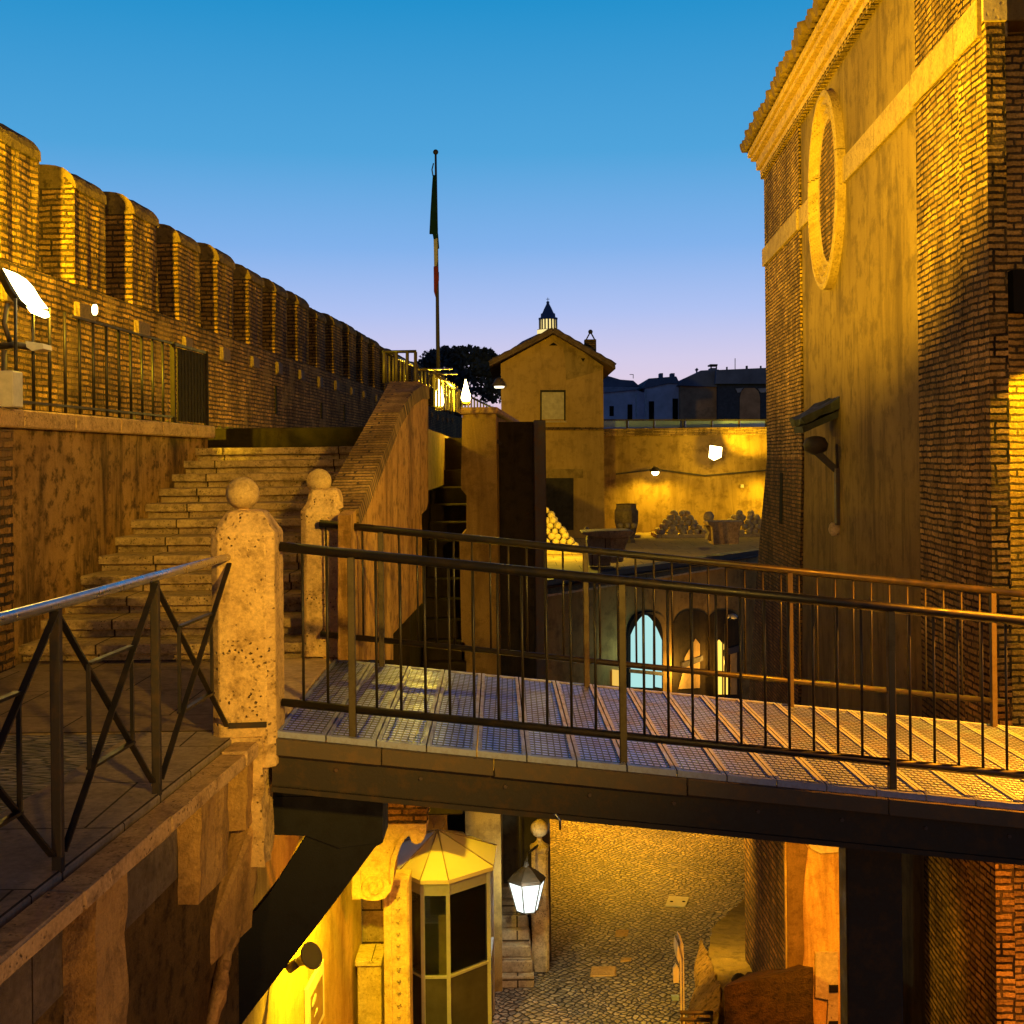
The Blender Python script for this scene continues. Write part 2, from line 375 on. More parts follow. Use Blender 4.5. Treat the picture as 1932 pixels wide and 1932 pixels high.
ST_ROCK = plaster('rubble render', (.20,.155,.085), (.09,.07,.045), (.30,.22,.11), 1.0, .25, .9, .6, .05)
ME_RAIL = metal('weathered painted steel', (.020,.017,.014), .40, .45, (.045,.026,.012), .6)
ME_POST = metal('worn post steel', (.075,.055,.025), .5, .4, (.04,.026,.013), .6)
ME_PIPE = metal('bare handrail steel', (.55,.56,.60), .26, .95, (.2,.16,.14), .25)
ME_DARK = metal('dark girder paint', (.024,.016,.010), .62, .1, (.075,.040,.016), .6)
ME_BLACK = metal('black girder paint', (.008,.008,.009), .65, .2, (.012,.009,.007), .5)
ME_GREY = metal('grey kiosk frame', (.28,.26,.26), .5, .2, (.15,.13,.1), .2)
ME_RUST = metal('rusty steel post', (.07,.05,.045), .6, .3, (.12,.06,.035), .8)
TILE = plain('terracotta tile', (.13,.08,.045), .85, 0, .35, 6)
TILE_D = plain('dark roof tile', (.06,.045,.05), .85, 0, .35, 3)
WOOD_D = plain('dark door wood', (.035,.026,.018), .7, 0, .4, 5)
WINDOW = plain('closed shutter board', (.42,.33,.2), .7, 0, .2, 6)
WHITE_BOARD = plain('white sign board', (.62,.55,.42), .6, 0, .1, 6)
GREYBOX = plain('grey plastic box', (.5,.44,.36), .5, 0, .15, 12)
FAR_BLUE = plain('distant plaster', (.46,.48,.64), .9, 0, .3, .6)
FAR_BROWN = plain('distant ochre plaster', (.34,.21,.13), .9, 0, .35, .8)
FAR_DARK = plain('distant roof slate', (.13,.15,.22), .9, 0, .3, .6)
ST_BAND2 = stone('chapel band stone', (.34,.25,.125), (.20,.14,.07), (.42,.32,.17), .6, .9, (1.8, 3.0, .006), bstr=.5)
FLATD = plain('flat dark paint', (.022,.016,.012), .95, 0, .3, 12)
HOLE = plain('unlit opening', (.012,.010,.009), .95, 0, .2, 3)
GLASS = glass('kiosk glass')
FL_GREEN = plain('dark green cloth', (.006,.02,.012), .9); FL_WHITE = plain('cream cloth', (.30,.26,.2), .9); FL_RED = plain('dark red cloth', (.14,.02,.015), .9)
E_SODIUM = emit('sodium lamp glow', (1, .74, .28), 14.0)
E_WHITE = emit('cool lamp glow', (.86, 1, .93), 7.0)
E_WIN = emit('lit gallery wall', (.50, .90, .86), .88)
E_AMBER = emit('amber tube', (1, .58, .08), 1.7)
E_GOLD = emit('gold interior', (1, .58, .10), .9)
E_DOME = emit('lit colonnade', (1, .78, .30), 1.1)

def deckmat():
    m = M('perforated deck steel', .32, .78, .6)
    uv = m.uv()
    sx = m.n('ShaderNodeSeparateXYZ', {0: uv})
    fy = m.math('FRACT', m.math('DIVIDE', sx.outputs[1], .066)); fxx = m.math('FRACT', m.math('DIVIDE', m.math('ADD', sx.outputs[0], 10.0), .040))
    band = m.math('MULTIPLY', m.ramp(fy, [(.16, 0), (.26, 1), (.66, 1), (.76, 0)]), m.ramp(fxx, [(.06, 0), (.14, 1), (.86, 1), (.94, 0)]))
    a = m.noise(uv, 5, 5, .7)
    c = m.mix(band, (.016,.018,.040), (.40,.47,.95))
    c = m.mix(m.math('MULTIPLY', m.ramp(a.outputs[0], [(.5, 0), (.68, 1)]), .5), c, (.17,.11,.07))
    m.col(c)
    m.t.links.new(m.ramp(a.outputs[0], [(.3, .30), (.7, .55)]), m.p.inputs['Roughness'])
    m.bump(band, .7, .008)
    return m.m
DECK = deckmat()
DECK_EDGE = metal('deck edge steel', (.30,.33,.50), .4, .4, (.16,.10,.06), .5)
def cobble(name, sc, base, gap, rot=.7, stretch=1.0):
    m = M(name, .62, spec=.4); uv = m.uv((1, stretch, 1), rot=rot)
    nz = m.noise(uv, .8, 3)
    d = m.n('ShaderNodeVectorMath', {0: nz.outputs['Color'], 3: .5}, operation='SCALE').outputs[0]
    v = m.n('ShaderNodeVectorMath', {0: uv, 1: d}, operation='ADD').outputs[0]
    e = m.n('ShaderNodeTexVoronoi', {'Vector': v, 'Scale': 1/sc, 'Randomness': .55}, feature='DISTANCE_TO_EDGE', voronoi_dimensions='2D')
    k = m.n('ShaderNodeTexVoronoi', {'Vector': v, 'Scale': 1/sc, 'Randomness': .55}, voronoi_dimensions='2D')
    g = m.ramp(e.outputs['Distance'], [(.03, 0), (.16, 1)])
    c = m.mix(g, gap, base)
    c = m.mix(1.0, c, m.ramp(m.n('ShaderNodeSeparateXYZ', {0: k.outputs['Color']}).outputs[0], [(0, .55), (1, 1.35)]), 'MULTIPLY')
    big = m.noise(uv, .5, 5, .7)
    c = m.mix(1.0, c, m.ramp(big.outputs[0], [(.3, .5), (.7, 1.35)]), 'MULTIPLY')
    c = m.mix(1.0, c, m.ramp(m.noise(uv, 25, 3).outputs[0], [(.3, .7), (.7, 1.25)]), 'MULTIPLY')
    m.col(c); m.bump(m.math('MULTIPLY_ADD', m.noise(uv, 5, 4).outputs[0], .5, g), 1.0, .05)
    return m.m
COBBLE = cobble('basalt cobbles', .09, (.26,.19,.12), (.03,.022,.016))
SETTS = cobble('worn brick setts', .15, (.22,.17,.155), (.035,.028,.03), rot=.75, stretch=3.2)
PAVING = stone('landing paving', (.20,.15,.125), (.10,.075,.065), (.26,.20,.17), .2, .6, (1.1, .9, .006), bstr=.3)
TERR = stone('terrace paving', (.30,.225,.13), (.17,.12,.07), (.36,.28,.17), .15, .4, (1.2, 1.2, .01), bstr=.2)
# ================================================================ SETTING
GZ = -6.0
struct(MB().mesh([(-600,-60,GZ-.3),(600,-60,GZ-.3),(600,900,GZ-.3),(-600,900,GZ-.3)], [(0,1,2,3)]).build('city_ground', plain('city ground', (.05,.045,.05), .95)))
struct(MB().mesh([(-6,2,GZ),(14,2,GZ),(14,48,GZ),(-6,48,GZ)], [(0,1,2,3)]).build('cobbled_court', COBBLE))
TW = .0558                      # direction shared by the rampart, the chapel and the walls between
# upper landing, paved
lx = lambda y: -1.60+.05*(y-5)   # landing rim on the bridge side
PX = lambda y: -1.815+.061*(y-5.04)
struct(MB().hexa([(-7,7.62,-.5),(PX(7.62)-.0,7.62,-.5),(-1.52,10.6,-.5),(-7,10.6,-.5)], [(-7,7.62,0),(PX(7.62),7.62,0),(-1.52,10.6,0),(-7,10.6,0)]).build('stair_landing', PAVING))
struct(MB().hexa([(-7,-1,-.5),(PX(-1)-.62,-1,-.5),(PX(7.6)-.62,7.6,-.5),(-7,7.6,-.5)], [(-7,-1,-.012),(PX(-1)-.62,-1,-.012),(PX(7.6)-.62,7.6,-.012),(-7,7.6,-.012)]).build('brick_paving', SETTS))
struct(MB().hexa([(PX(-1)-.615,-1,-.5),(PX(-1)+.02,-1,-.5),(PX(7.6)+.02,7.6,-.5),(PX(7.6)-.615,7.6,-.5)], [(PX(-1)-.615,-1,0),(PX(-1)+.02,-1,0),(PX(7.6)+.02,7.6,0),(PX(7.6)-.615,7.6,0)]).build('slab_kerb_strip', ST_SLAB, bevel=.012))
# rampart walk behind the stair head
struct(MB().box(-9, -1.12, 16.2, 60, 1.2, 2.03).build('rampart_walk', TERR))
struct(MB().hexa([(-9,-1,-.6),(-4.55,-1,-.6),(-3.78,15.3,-.6),(-9,15.3,-.6)], [(-9,-1,1.9),(-4.62,-1,1.9),(-3.84,15.3,1.9),(-9,15.3,1.9)]).build('upper_terrace_ground', TERR))
# threshold slab between landing and bridge
struct(MB().hexa([(-1.80,7.55,-.16),(-1.425,7.55,-.16),(-1.46,10.3,-.16),(-1.9,10.3,-.16)], [(-1.80,7.55,.016),(-1.425,7.55,.016),(-1.46,10.3,.016),(-1.9,10.3,.016)]).build('bridge_threshold', stone('threshold stone', (.52,.42,.36), (.36,.28,.23), (.6,.5,.44), .1, .6), bevel=.01))

# ---------------------------------------------------------------- stone staircase
st = thing('stone_staircase', 'broad worn stone staircase climbing beside the battlement wall', 'staircase', (-2.9, 10.3, 0))
v_top = [1202, 1157, 1110, 1074, 1036, 1001, 970, 942, 916, 890.5, 863, 839]
RIS, TRD, Y0 = .1483, .418, 10.32
for j in range(1, 13):
    y = Y0 + TRD*(j-1); x1 = -1.66
    xl = -4.35+.065*(y-10)
    n = 7; pts_t = []
    mb = MB().box(xl-.3, x1, y-.06, y+TRD+.06, RIS*j-.082, RIS*j)
    mb.box(xl-.3, x1, y+.02, y+TRD+.05, RIS*(j-1)-.12, RIS*j-.084)
    mb.build('step', ST_STEP, st, bevel=.016, seg=2, sub=.3, jitter=.0045)
MB().box(-4.9, -1.66, 15.88, 16.3, 1.6, 2.035).build('top_riser', plaster('dark riser render', (.012,.010,.008), (.006,.005,.005), (.022,.016,.010), 1.5, .4, .8, .6), st, bevel=.02)

# ---------------------------------------------------------------- stained retaining wall with coping (left of the stair)
def wx(y): return -3.67-.065*(15.3-y)
rw = thing('retaining_wall', 'stained plaster retaining wall with stone coping left of the staircase', 'wall', (-4.0, 12.8, -.5))
MB().hexa([(wx(10.1)-.5,10.1,-.5),(wx(10.1),10.1,-.5),(wx(15.35),15.35,-.5),(wx(15.35)-.5,15.35,-.5)], [(wx(10.1)-.5,10.1,1.93),(wx(10.1),10.1,1.93),(wx(15.35),15.35,1.93),(wx(15.35)-.5,15.35,1.93)]).build('wall_face', PL_STAIN, rw)
yy = 9.2
for k in range(6):
    y1 = min(15.42, yy+random.uniform(.95, 1.25))
    if k == 5: y1 = 15.42
    MB().hexa([(wx(yy)-.42,yy+.006,1.90),(wx(yy)+.07,yy+.006,1.90),(wx(y1)+.07,y1,1.90),(wx(y1)-.42,y1,1.90)], [(wx(yy)-.42,yy+.006,2.05),(wx(yy)+.07,yy+.006,2.05),(wx(y1)+.07,y1,2.05),(wx(y1)-.42,y1,2.05)]).build('coping_stone', ST_CORN, rw, bevel=.014)
    yy = y1
bp = thing('brick_pier', 'worn brick pier at the left edge of the landing', 'pier', (-4.3, 9.6, -.5))
MB().hexa([(-4.9,8.6,-.5),(wx(8.6)+.13,8.6,-.5),(wx(10.09)+.05,10.09,-.5),(-4.9,10.09,-.5)], [(-4.9,8.6,1.88),(wx(8.6)+.13,8.6,1.88),(wx(10.09)+.05,10.09,1.88),(-4.9,10.09,1.88)]).build('pier_shaft', BR_OLD, bp, sub=.3, jitter=.008)

# ---------------------------------------------------------------- rampart wall with merlons
def rx(y): return TW*y-6.5
ra_ = thing('rampart_wall', 'long brick battlement wall with round-topped merlons running away on the left', 'wall', (rx(30), 30, 1.5))
mb = MB().hexa([(rx(6)-1.0,6,1.5),(rx(6)+.0,6,1.5),(rx(70),70,1.5),(rx(70)-1.0,70,1.5)], [(rx(6)-1.0,6,3.92),(rx(6),6,3.92),(rx(70),70,3.92),(rx(70)-1.0,70,3.92)])
mb.build('wall_body', BR_OLD, ra_, sub=.9)
CAPM = plaster('weathered cap render', (.10,.07,.04), (.03,.022,.015), (.17,.12,.06), 2.0, .3, .8, .7, .03)
CORBM = stone('dull corbel stone', (.12,.085,.05), (.05,.035,.022), (.17,.12,.07), .6, 1.6)
def merlon_mesh():
    m = MB(); L = 1.09; T = .85; H = 1.28; D = .30
    prof = [(0, 0), (0, H)]
    for k in range(1, 12):
        a = math.pi*k/12; prof.append((-T/2+T/2*math.cos(a), H+D*math.sin(a)**.75))
    prof += [(-T, H), (-T, 0)]
    rows = 7
    # loft the profile along the wall with slight raggedness
    base = len(m.v); n = len(prof)
    for i in range(rows):
        y = L*i/(rows-1)
        for (x, z) in prof:
            e = .022; m.v.append(Vector((x+random.uniform(-e, e)+TW*y, y+random.uniform(-e, e), z+random.uniform(-e, e)*(z > .1))))
    for i in range(rows-1):
        for k in range(n-1):
            m.f.append([base+i*n+k, base+(i+1)*n+k, base+(i+1)*n+k+1, base+i*n+k+1]); m.sm.append(False)
    m.f.append([base+k for k in range(n)]); m.sm.append(False)
    m.f.append([base+(rows-1)*n+k for k in range(n)][::-1]); m.sm.append(False)
    return m
proto = None; stoneproto = None
wl = wloc(ra_)
for k in range(-3, 24):
    yf = 15.3+2.13*k; yn = yf-1.08
    loc = Vector((rx(yn), yn, 3.92))-wl
    if proto is None:
        mm = merlon_mesh(); me_o = mm.build('merlon', BR_OLD, ra_)
        for vtx in me_o.data.vertices: vtx.co += wl
        me_o.location = loc; proto = me_o
        m2 = MB(); T = .85; base = 0; cp_ = [(-T/2+(T/2+.03)*math.cos(math.pi*k/14), 1.27+.325*math.sin(math.pi*k/14)**.75) for k in range(15)]; rows_ = 6
        for i in range(rows_):
            for (x, z) in cp_: m2.v.append(Vector((x+random.uniform(-.012,.012)+TW*(1.12*i/5-.015), 1.12*i/5-.015, z+random.uniform(-.014,.014))))
        for i in range(rows_-1):
            for k in range(14): m2.f.append([i*15+k, (i+1)*15+k, (i+1)*15+k+1, i*15+k+1]); m2.sm.append(False)
        m2.f.append(list(range(15))); m2.sm.append(False); m2.f.append([75+k for k in range(15)][::-1]); m2.sm.append(False)
        mc = m2.build('merlon_cap', CAPM, ra_)
        for vtx in mc.data.vertices: vtx.co += wl
        mc.location = loc
        sb = MB().box(-.25, .028, -.42, .30, -.13, .13).build('corbel_stone', CORBM, ra_, bevel=.03, jitter=.012)
        for vtx in sb.data.vertices: vtx.co += wl
        stoneproto = sb; sb.location = Vector((rx(yn+.5), yn+.5, 3.55))-wl
    else:
        sc_ = (random.uniform(.96, 1.0), random.uniform(.93, 1.04), random.uniform(.95, 1.03)*(1.09 if k <= 0 else 1.0))
        c = merlon_mesh().build('merlon', BR_OLD, ra_)
        for vtx in c.data.vertices: vtx.co += wl
        c.location = loc; c.scale = sc_; c.rotation_euler = (random.uniform(-.008,.008), random.uniform(-.012,.012), 0); dup(mc, loc, ra_, scale=sc_).rotation_euler = c.rotation_euler
        if k > -2:
            dup(stoneproto, Vector((rx(yn+.45), yn+.45+random.uniform(-.12, .12), 3.57+random.uniform(-.05, .05)))-wl, ra_, scale=(1, random.uniform(.7, 1.1), random.uniform(.75, 1.1)))
for (u, v0, v1) in ((521, 728, 780), (607, 760, 790), (650, 762, 795)):
    a = onp(u, v0, -6.49, TW); b = onp(u, v1, -6.49, TW)
    MB().box(a.x-.1, a.x+.012, a.y-.07, a.y+.07, b.z, a.z).build('arrow_slit', HOLE, ra_)

# weeds at the foot of the rampart
mb = MB()
for i in range(1600):
    y = random.uniform(17, 44); x = rx(y)+abs(random.gauss(0, .22)); h = random.uniform(.05, .26)
    a = random.uniform(0, 6.3); w = .022
    p = Vector((x, y, 2.03)); q = p+Vector((math.cos(a)*h*.5, math.sin(a)*h*.5, h))
    s_ = Vector((-math.sin(a), math.cos(a), 0))*w
    mb.face([p-s_, p+s_, q])
weeds = mb.build('weeds', plain('dry weeds', (.10,.10,.04), .9)); struct(weeds, 'stuff')

# ---------------------------------------------------------------- stair parapet with brick coping
pp = thing('stair_parapet', 'sloping parapet wall with brick coping on the right of the staircase', 'wall', (-1.4, 13, -1))
P0, PT = -1.62, .035            # outer face plane X = P0 + PT*Y
def po(u, v): return onp(u, v, P0, PT)
outer = [po(662, 1245), po(662, 972), po(672, 962), po(690, 925), po(722, 850), po(752, 778), po(776, 742), po(795, 731), po(808, 734), po(808, 948), po(804, 962), po(792, 973), po(776, 980),
         po(770, 1000), po(769, 1118), po(766, 1140), po(757, 1154), po(746, 1162), po(742, 1180), po(742, 1245)]
MB().prism(outer, (-.10, 0, 0)).build('outer_face', PL_PARA, pp)
# body behind the face and the coping on top: a sloping strip of brick laid across the wall
edgeR = [(672, 963), (690, 925), (722, 850), (752, 778), (776, 741), (795, 729), (807, 731)]
cr_r = [po(u, v)+Vector((.02, 0, .012)) for u, v in edgeR]
cr_l = []
for p, (u, v) in zip(cr_r, edgeR):
    q = at(max(599, 599+(963-v)*.5625) if v > 732 else (735 if u < 800 else 788), v if v > 732 else 719.5, p.y); cr_l.append(q)
body = MB(); n = len(cr_r)
for i in range(n-1):
    a, b, c, d = cr_l[i], cr_r[i], cr_r[i+1], cr_l[i+1]
    lo = Vector((0, 0, -.16))
    body.hexa([a+lo, b+lo, c+lo, d+lo], [a, b, c, d])
cop = body.build('brick_coping', BR_COPE, pp)
uvl = cop.data.uv_layers[0].data; o_ = wloc(pp)
for p in cop.data.polygons:                                        # courses run across the slope
    for li in p.loop_indices:
        c = cop.data.vertices[cop.data.loops[li].vertex_index].co+o_
        uvl[li].uv = (c.x, c.y*.55+c.z*.9)
body = MB()
for i in range(n-1):
    a, b, c, d = cr_l[i].copy(), cr_r[i].copy(), cr_r[i+1].copy(), cr_l[i+1].copy()
    for q in (a, d): q.z -= .16; q.x += .03
    for q in (b, c): q.z -= .16; q.x -= .125
    body.hexa([Vector((a.x,a.y,-.2)), Vector((b.x,b.y,-.2)), Vector((c.x,c.y,-.2)), Vector((d.x,d.y,-.2))], [a, b, c, d])
body.build('core', PL_PARA, pp)
# ---------------------------------------------------------------- walls and dark tower beyond the bridge
w = thing('light_well_wall', 'plain plaster wall block between the dark well and the tower', 'wall', (-.5, 18.2, -6))
a = at(872, 776, 18.2); b = at(936, 780, 18.2); zt = 2.27
pts = [Vector((a.x, 18.2, GZ)), Vector((b.x, 18.2, GZ)), Vector((b.x, 18.2, zt)), Vector((a.x, 18.2, zt)), Vector((a.x-.03,18.2,1.2)), Vector((a.x+.05,18.2,1.1)), Vector((a.x+.04,18.2,.6)), Vector((a.x-.06,18.2,.5))]
MB().prism(pts, (0, 6, 0)).build('plaster_face', PL_COURT, w)
MB().hexa([(a.x-.05,18.12,zt),(b.x+.03,18.12,zt),(b.x+.55,28,zt),(a.x-.05,28,zt)], [(a.x-.05,18.12,zt+.09),(b.x+.03,18.12,zt+.09),(b.x+.55,28,zt+.09),(a.x-.05,28,zt+.09)]).build('coping', ST_CORN, w, bevel=.02)
MB().hexa([(b.x-.35,18.6,-6),(b.x-.02,18.6,-6),(b.x+.5,28,-6),(b.x+.1,28,-6)], [(b.x-.35,18.6,zt-.002),(b.x-.02,18.6,zt-.002),(b.x+.5,28,zt-.002),(b.x+.1,28,zt-.002)]).build('return_wall', PL_COURT, w)
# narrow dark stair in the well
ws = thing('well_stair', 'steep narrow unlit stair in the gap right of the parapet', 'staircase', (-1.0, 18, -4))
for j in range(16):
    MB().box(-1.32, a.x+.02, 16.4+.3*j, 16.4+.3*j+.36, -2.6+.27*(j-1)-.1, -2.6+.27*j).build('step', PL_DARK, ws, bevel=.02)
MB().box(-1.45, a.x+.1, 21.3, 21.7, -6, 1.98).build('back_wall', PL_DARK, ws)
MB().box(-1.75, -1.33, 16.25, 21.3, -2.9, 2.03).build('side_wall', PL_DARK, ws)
# lit plaster seen below the deck in the same well
lw = thing('well_base_wall', 'bright yellow lumpy plaster strip seen just under the bridge beam', 'wall', (-1.1, 17.4, -6))
p0, p1 = at(800, 1480, 17.6), at(838, 1600, 17.6)
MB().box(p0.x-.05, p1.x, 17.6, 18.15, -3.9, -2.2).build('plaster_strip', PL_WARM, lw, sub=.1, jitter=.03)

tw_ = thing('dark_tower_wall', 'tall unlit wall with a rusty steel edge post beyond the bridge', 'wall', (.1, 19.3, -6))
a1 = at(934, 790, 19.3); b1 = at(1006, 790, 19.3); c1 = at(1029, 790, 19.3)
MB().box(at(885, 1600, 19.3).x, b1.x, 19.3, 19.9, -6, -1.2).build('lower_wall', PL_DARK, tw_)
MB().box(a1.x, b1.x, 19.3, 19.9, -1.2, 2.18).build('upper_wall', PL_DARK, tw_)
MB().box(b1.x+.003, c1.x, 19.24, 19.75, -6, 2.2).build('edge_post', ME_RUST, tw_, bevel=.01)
MB().bar(at(925, 822, 19.0), at(945, 838, 19.0), .06, .05).build('bracket', ME_DARK, tw_)
# dark sunken steps beside the lantern post
ss = thing('dark_side_steps', 'dark stepped masonry at the foot of the lantern post', 'steps', (-.2, 18.6, GZ))
for j in range(7):
    xl = at(905, 1800, 18.4).x; MB().box(xl+.03*j, at(1006, 1700, 18.4).x-.02*j, 18.3+.13*j, 19.28, GZ+.17*j, GZ+.17*(j+1)-.0).build('step', ST_BLOCK, ss, bevel=.015)

# ---------------------------------------------------------------- big chapel wall on the right
C0 = 3.8
cp = lambda u, v, d=0.0: onp(u, v, C0-d, TW)                        # d = how far proud of the main plane
ch = thing('chapel_building', 'tall brick and plaster building with an oval window and tiled eaves on the right', 'building', (5.5, 19, GZ))
YC = 11.9; YF = 26.0
def fx(y, d=0.0): return TW*y+C0-d
def zface(mb, y0, y1, z0, z1, d, th=.3, yb0=None, yb1=None):
    yb0 = y0 if yb0 is None else yb0; yb1 = y1 if yb1 is None else yb1
    return mb.hexa([(fx(yb0,d),yb0,z0),(fx(yb0,d)+th,yb0,z0),(fx(yb1,d)+th,yb1,z0),(fx(yb1,d),yb1,z0)], [(fx(y0,d),y0,z1),(fx(y0,d)+th,y0,z1),(fx(y1,d)+th,y1,z1),(fx(y1,d),y1,z1)])
Y1 = 14.22; Y2 = 21.85                                              # plaster panel from Y1 to Y2
ZB, ZT, ZC = 5.50, 5.86, 7.40
mb = MB()
zface(mb, YC, Y1, 1.6, ZC, .04, .16)
zface(mb, YC, Y1, GZ, 1.6, .04, .16)
mb.build('near_brick_strip', BR_FACADE, ch)
mb = MB()
zface(mb, Y2, YF, 1.6, ZC, .04, 1.4); mb.build('far_brick_strip', BR_FACADE, ch)
zface(MB(), Y2, YF, -1.2, 1.6, .04, 1.4, yb0=Y2+.5, yb1=27.9).build('battered_base', BR_SIDE, ch)
zface(MB(), Y2+.5, 27.9, GZ, -1.2, .04, 1.4, yb0=Y2+1.0, yb1=30.4).build('battered_foot', BR_SIDE, ch)
zface(MB(), Y1+.003, Y2-.003, 1.6, ZC, 0, 1.2).build('plaster_panel', PL_FACADE, ch)
zface(MB(), Y1+.003, Y2-.003, GZ, 1.6, 0, 1.2, yb1=Y2+.98).build('plaster_panel_base', PL_FACADE, ch)
# stone band, interrupted by the oval window
for (ya, yb, d) in ((YC-.03, Y1+.0, .09), (Y1+.003, 18.2, .055), (20.45, Y2, .055), (Y2+.003, YF+.06, .09)):
    zface(MB(), ya, yb, ZB, ZT, d, .3).build('stone_band', ST_BAND2, ch, bevel=.012)
# cornice, dentils, eaves tiles
mb = MB()
zface(mb, YC-.3, YF+.12, ZC, ZC+.10, .10, 1.5); zface(mb, YC-.3, YF+.2, ZC+.10, ZC+.30, .17, 1.5); zface(mb, YC-.3, YF+.28, ZC+.30, ZC+.38, .27, 1.6); zface(mb, YC-.3, YF+.3, ZC+.38, ZC+.50, .33, 1.6)
mb.build('cornice', ST_CORN, ch, bevel=.012)
mb = MB(); y = YC-.2
while y < YF:
    zface(mb, y, y+.10, ZC-.11, ZC, .10, .2); y += .19
mb.build('dentil_course', BR_COPE, ch)
mb = MB(); y = YC-.3; k = 0
while y < YF+.35:
    for row in range(2):
        e_ = random.uniform(-.05, .06); mb.tube([Vector((fx(y, .47+e_-.28*row), y, ZC+.56+.09*row)), Vector((fx(y)+.9, y, ZC+.98+.09*row))], [.10, .085], 8)
    mb.box(fx(y,.40), fx(y)+.8, y+.08, y+.13, ZC+.50, ZC+.53)
    y += .27; k += 1
mb.hexa([(fx(YC-.3,.36),YC-.3,ZC+.50),(fx(YC-.3)+1,YC-.3,ZC+.50),(fx(YF+.3)+1,YF+.3,ZC+.50),(fx(YF+.3,.36),YF+.3,ZC+.50)], [(fx(YC-.3,.36),YC-.3,ZC+.53),(fx(YC-.3)+1,YC-.3,ZC+.93),(fx(YF+.3)+1,YF+.3,ZC+.93),(fx(YF+.3,.36),YF+.3,ZC+.53)])
mb.build('roof_tiles', TILE, ch)
# end wall and the wall facing the bridge
MB().box(fx(YC,.04)+.002, 4.60, YC-.14, YC+.6, GZ, 9.5).build('corner_pilaster', BR_FACADE, ch)
MB().box(4.595, 12, YC+.28, YC+1.2, GZ, 9.5).build('front_wall', brick('front wall brick', (.5,.32,.15), (.38,.23,.10), (.07,.045,.025), bw=.28, rh=.066, ms=.013, wear=.3, dist=.03), ch)
MB().box(4.605, 7, YC-.06, YC+.275, ZB+.14, ZT+.16).build('projecting_block', PL_FACADE, ch, bevel=.01)
MB().box(fx(YC,.04)-.04, 4.602, YC-.19, YC-.143, ZB+.10, ZT+.12).build('stone_band', ST_BAND, ch)
MB().box(fx(YC)+1.2, 14, 12.9, 25.9, GZ, ZC+.5).build('inner_mass', PL_DARK, ch)
MB().box(fx(YC)+.30, fx(YC)+.7, YC+.14, YC+.277, 2.95, 3.35).build('recess', HOLE, ch)
# oval window: moulded stone ring with bricked-up reveal
yo, zo = 19.33, 5.64
def ring(mb, ra_o, rb_o, ra_i, rb_i, d_o, d_i, n=48):
    base = len(mb.v)
    for k in range(n):
        a = 2*math.pi*k/n
        for (ry, rz, d) in ((ra_o, rb_o, d_o), (ra_i, rb_i, d_i)):
            y = yo+ry*math.cos(a); mb.v.append(Vector((fx(y, d), y, zo+rz*math.sin(a))))
    for k in range(n):
        q = (k+1) % n; mb.f.append([base+2*k, base+2*q, base+2*q+1, base+2*k+1]); mb.sm.append(True)
mb = MB()
prof = [(1.17, 1.50, 0.0), (1.17, 1.50, .12), (1.14, 1.46, .14), (1.09, 1.41, .14), (1.07, 1.39, .085), (.99, 1.31, .095), (.97, 1.29, .12), (.94, 1.26, .05), (.87, 1.18, .06), (.85, 1.16, .08), (.82, 1.13, .03), (.76, 1.08, .02)]
for i in range(len(prof)-1):
    ring(mb, prof[i][0], prof[i][1], prof[i+1][0], prof[i+1][1], prof[i][2], prof[i+1][2])
mb.build('oval_window_frame', ST_BAND2, ch, bevel=0)
mb = MB(); ring(mb, .76, 1.08, .72, 1.03, .02, .012); n_ = 48
mb.face([(fx(yo+.72*math.cos(2*math.pi*k/48), .012), yo+.72*math.cos(2*math.pi*k/48), zo+1.03*math.sin(2*math.pi*k/48)) for k in range(48)])
mb.build('oval_window_infill', BR_SIDE, ch)
# slit windows and canopy remains
for (u, v0, v1, dd) in ((1476, 892, 988, .048),):
    p = cp(u, v0); q = cp(u, v1)
    MB().hexa([(fx(q.y-.25,.05),q.y-.25,q.z),(fx(q.y)+.3,q.y-.25,q.z),(fx(q.y)+.3,q.y+.1,q.z),(fx(q.y+.1,.05),q.y+.1,q.z)], [(fx(p.y-.35,.05),p.y-.35,p.z),(fx(p.y)+.3,p.y-.35,p.z),(fx(p.y)+.3,p.y-.05,p.z),(fx(p.y-.05,.05),p.y-.05,p.z)]).build('slit_window', HOLE, ch)
p = cp(1582, 838); q = cp(1582, 990)
MB().tube([(fx(p.y,.03), p.y, p.z), (fx(p.y,.03), p.y, (p.z+q.z)/2+.25)], .018, 8).build('drain_pipe', ME_DARK, ch)
MB().box(fx(p.y,.06), fx(p.y)-.001, p.y-.07, p.y+.05, q.z, (p.z+q.z)/2+.25).build('drain_channel', ME_RUST, ch)
MB().ball((fx(p.y,.06), p.y+.05, q.z-.07), .10, 10, 7, .15).build('drain_stone', ST_BAND, ch)
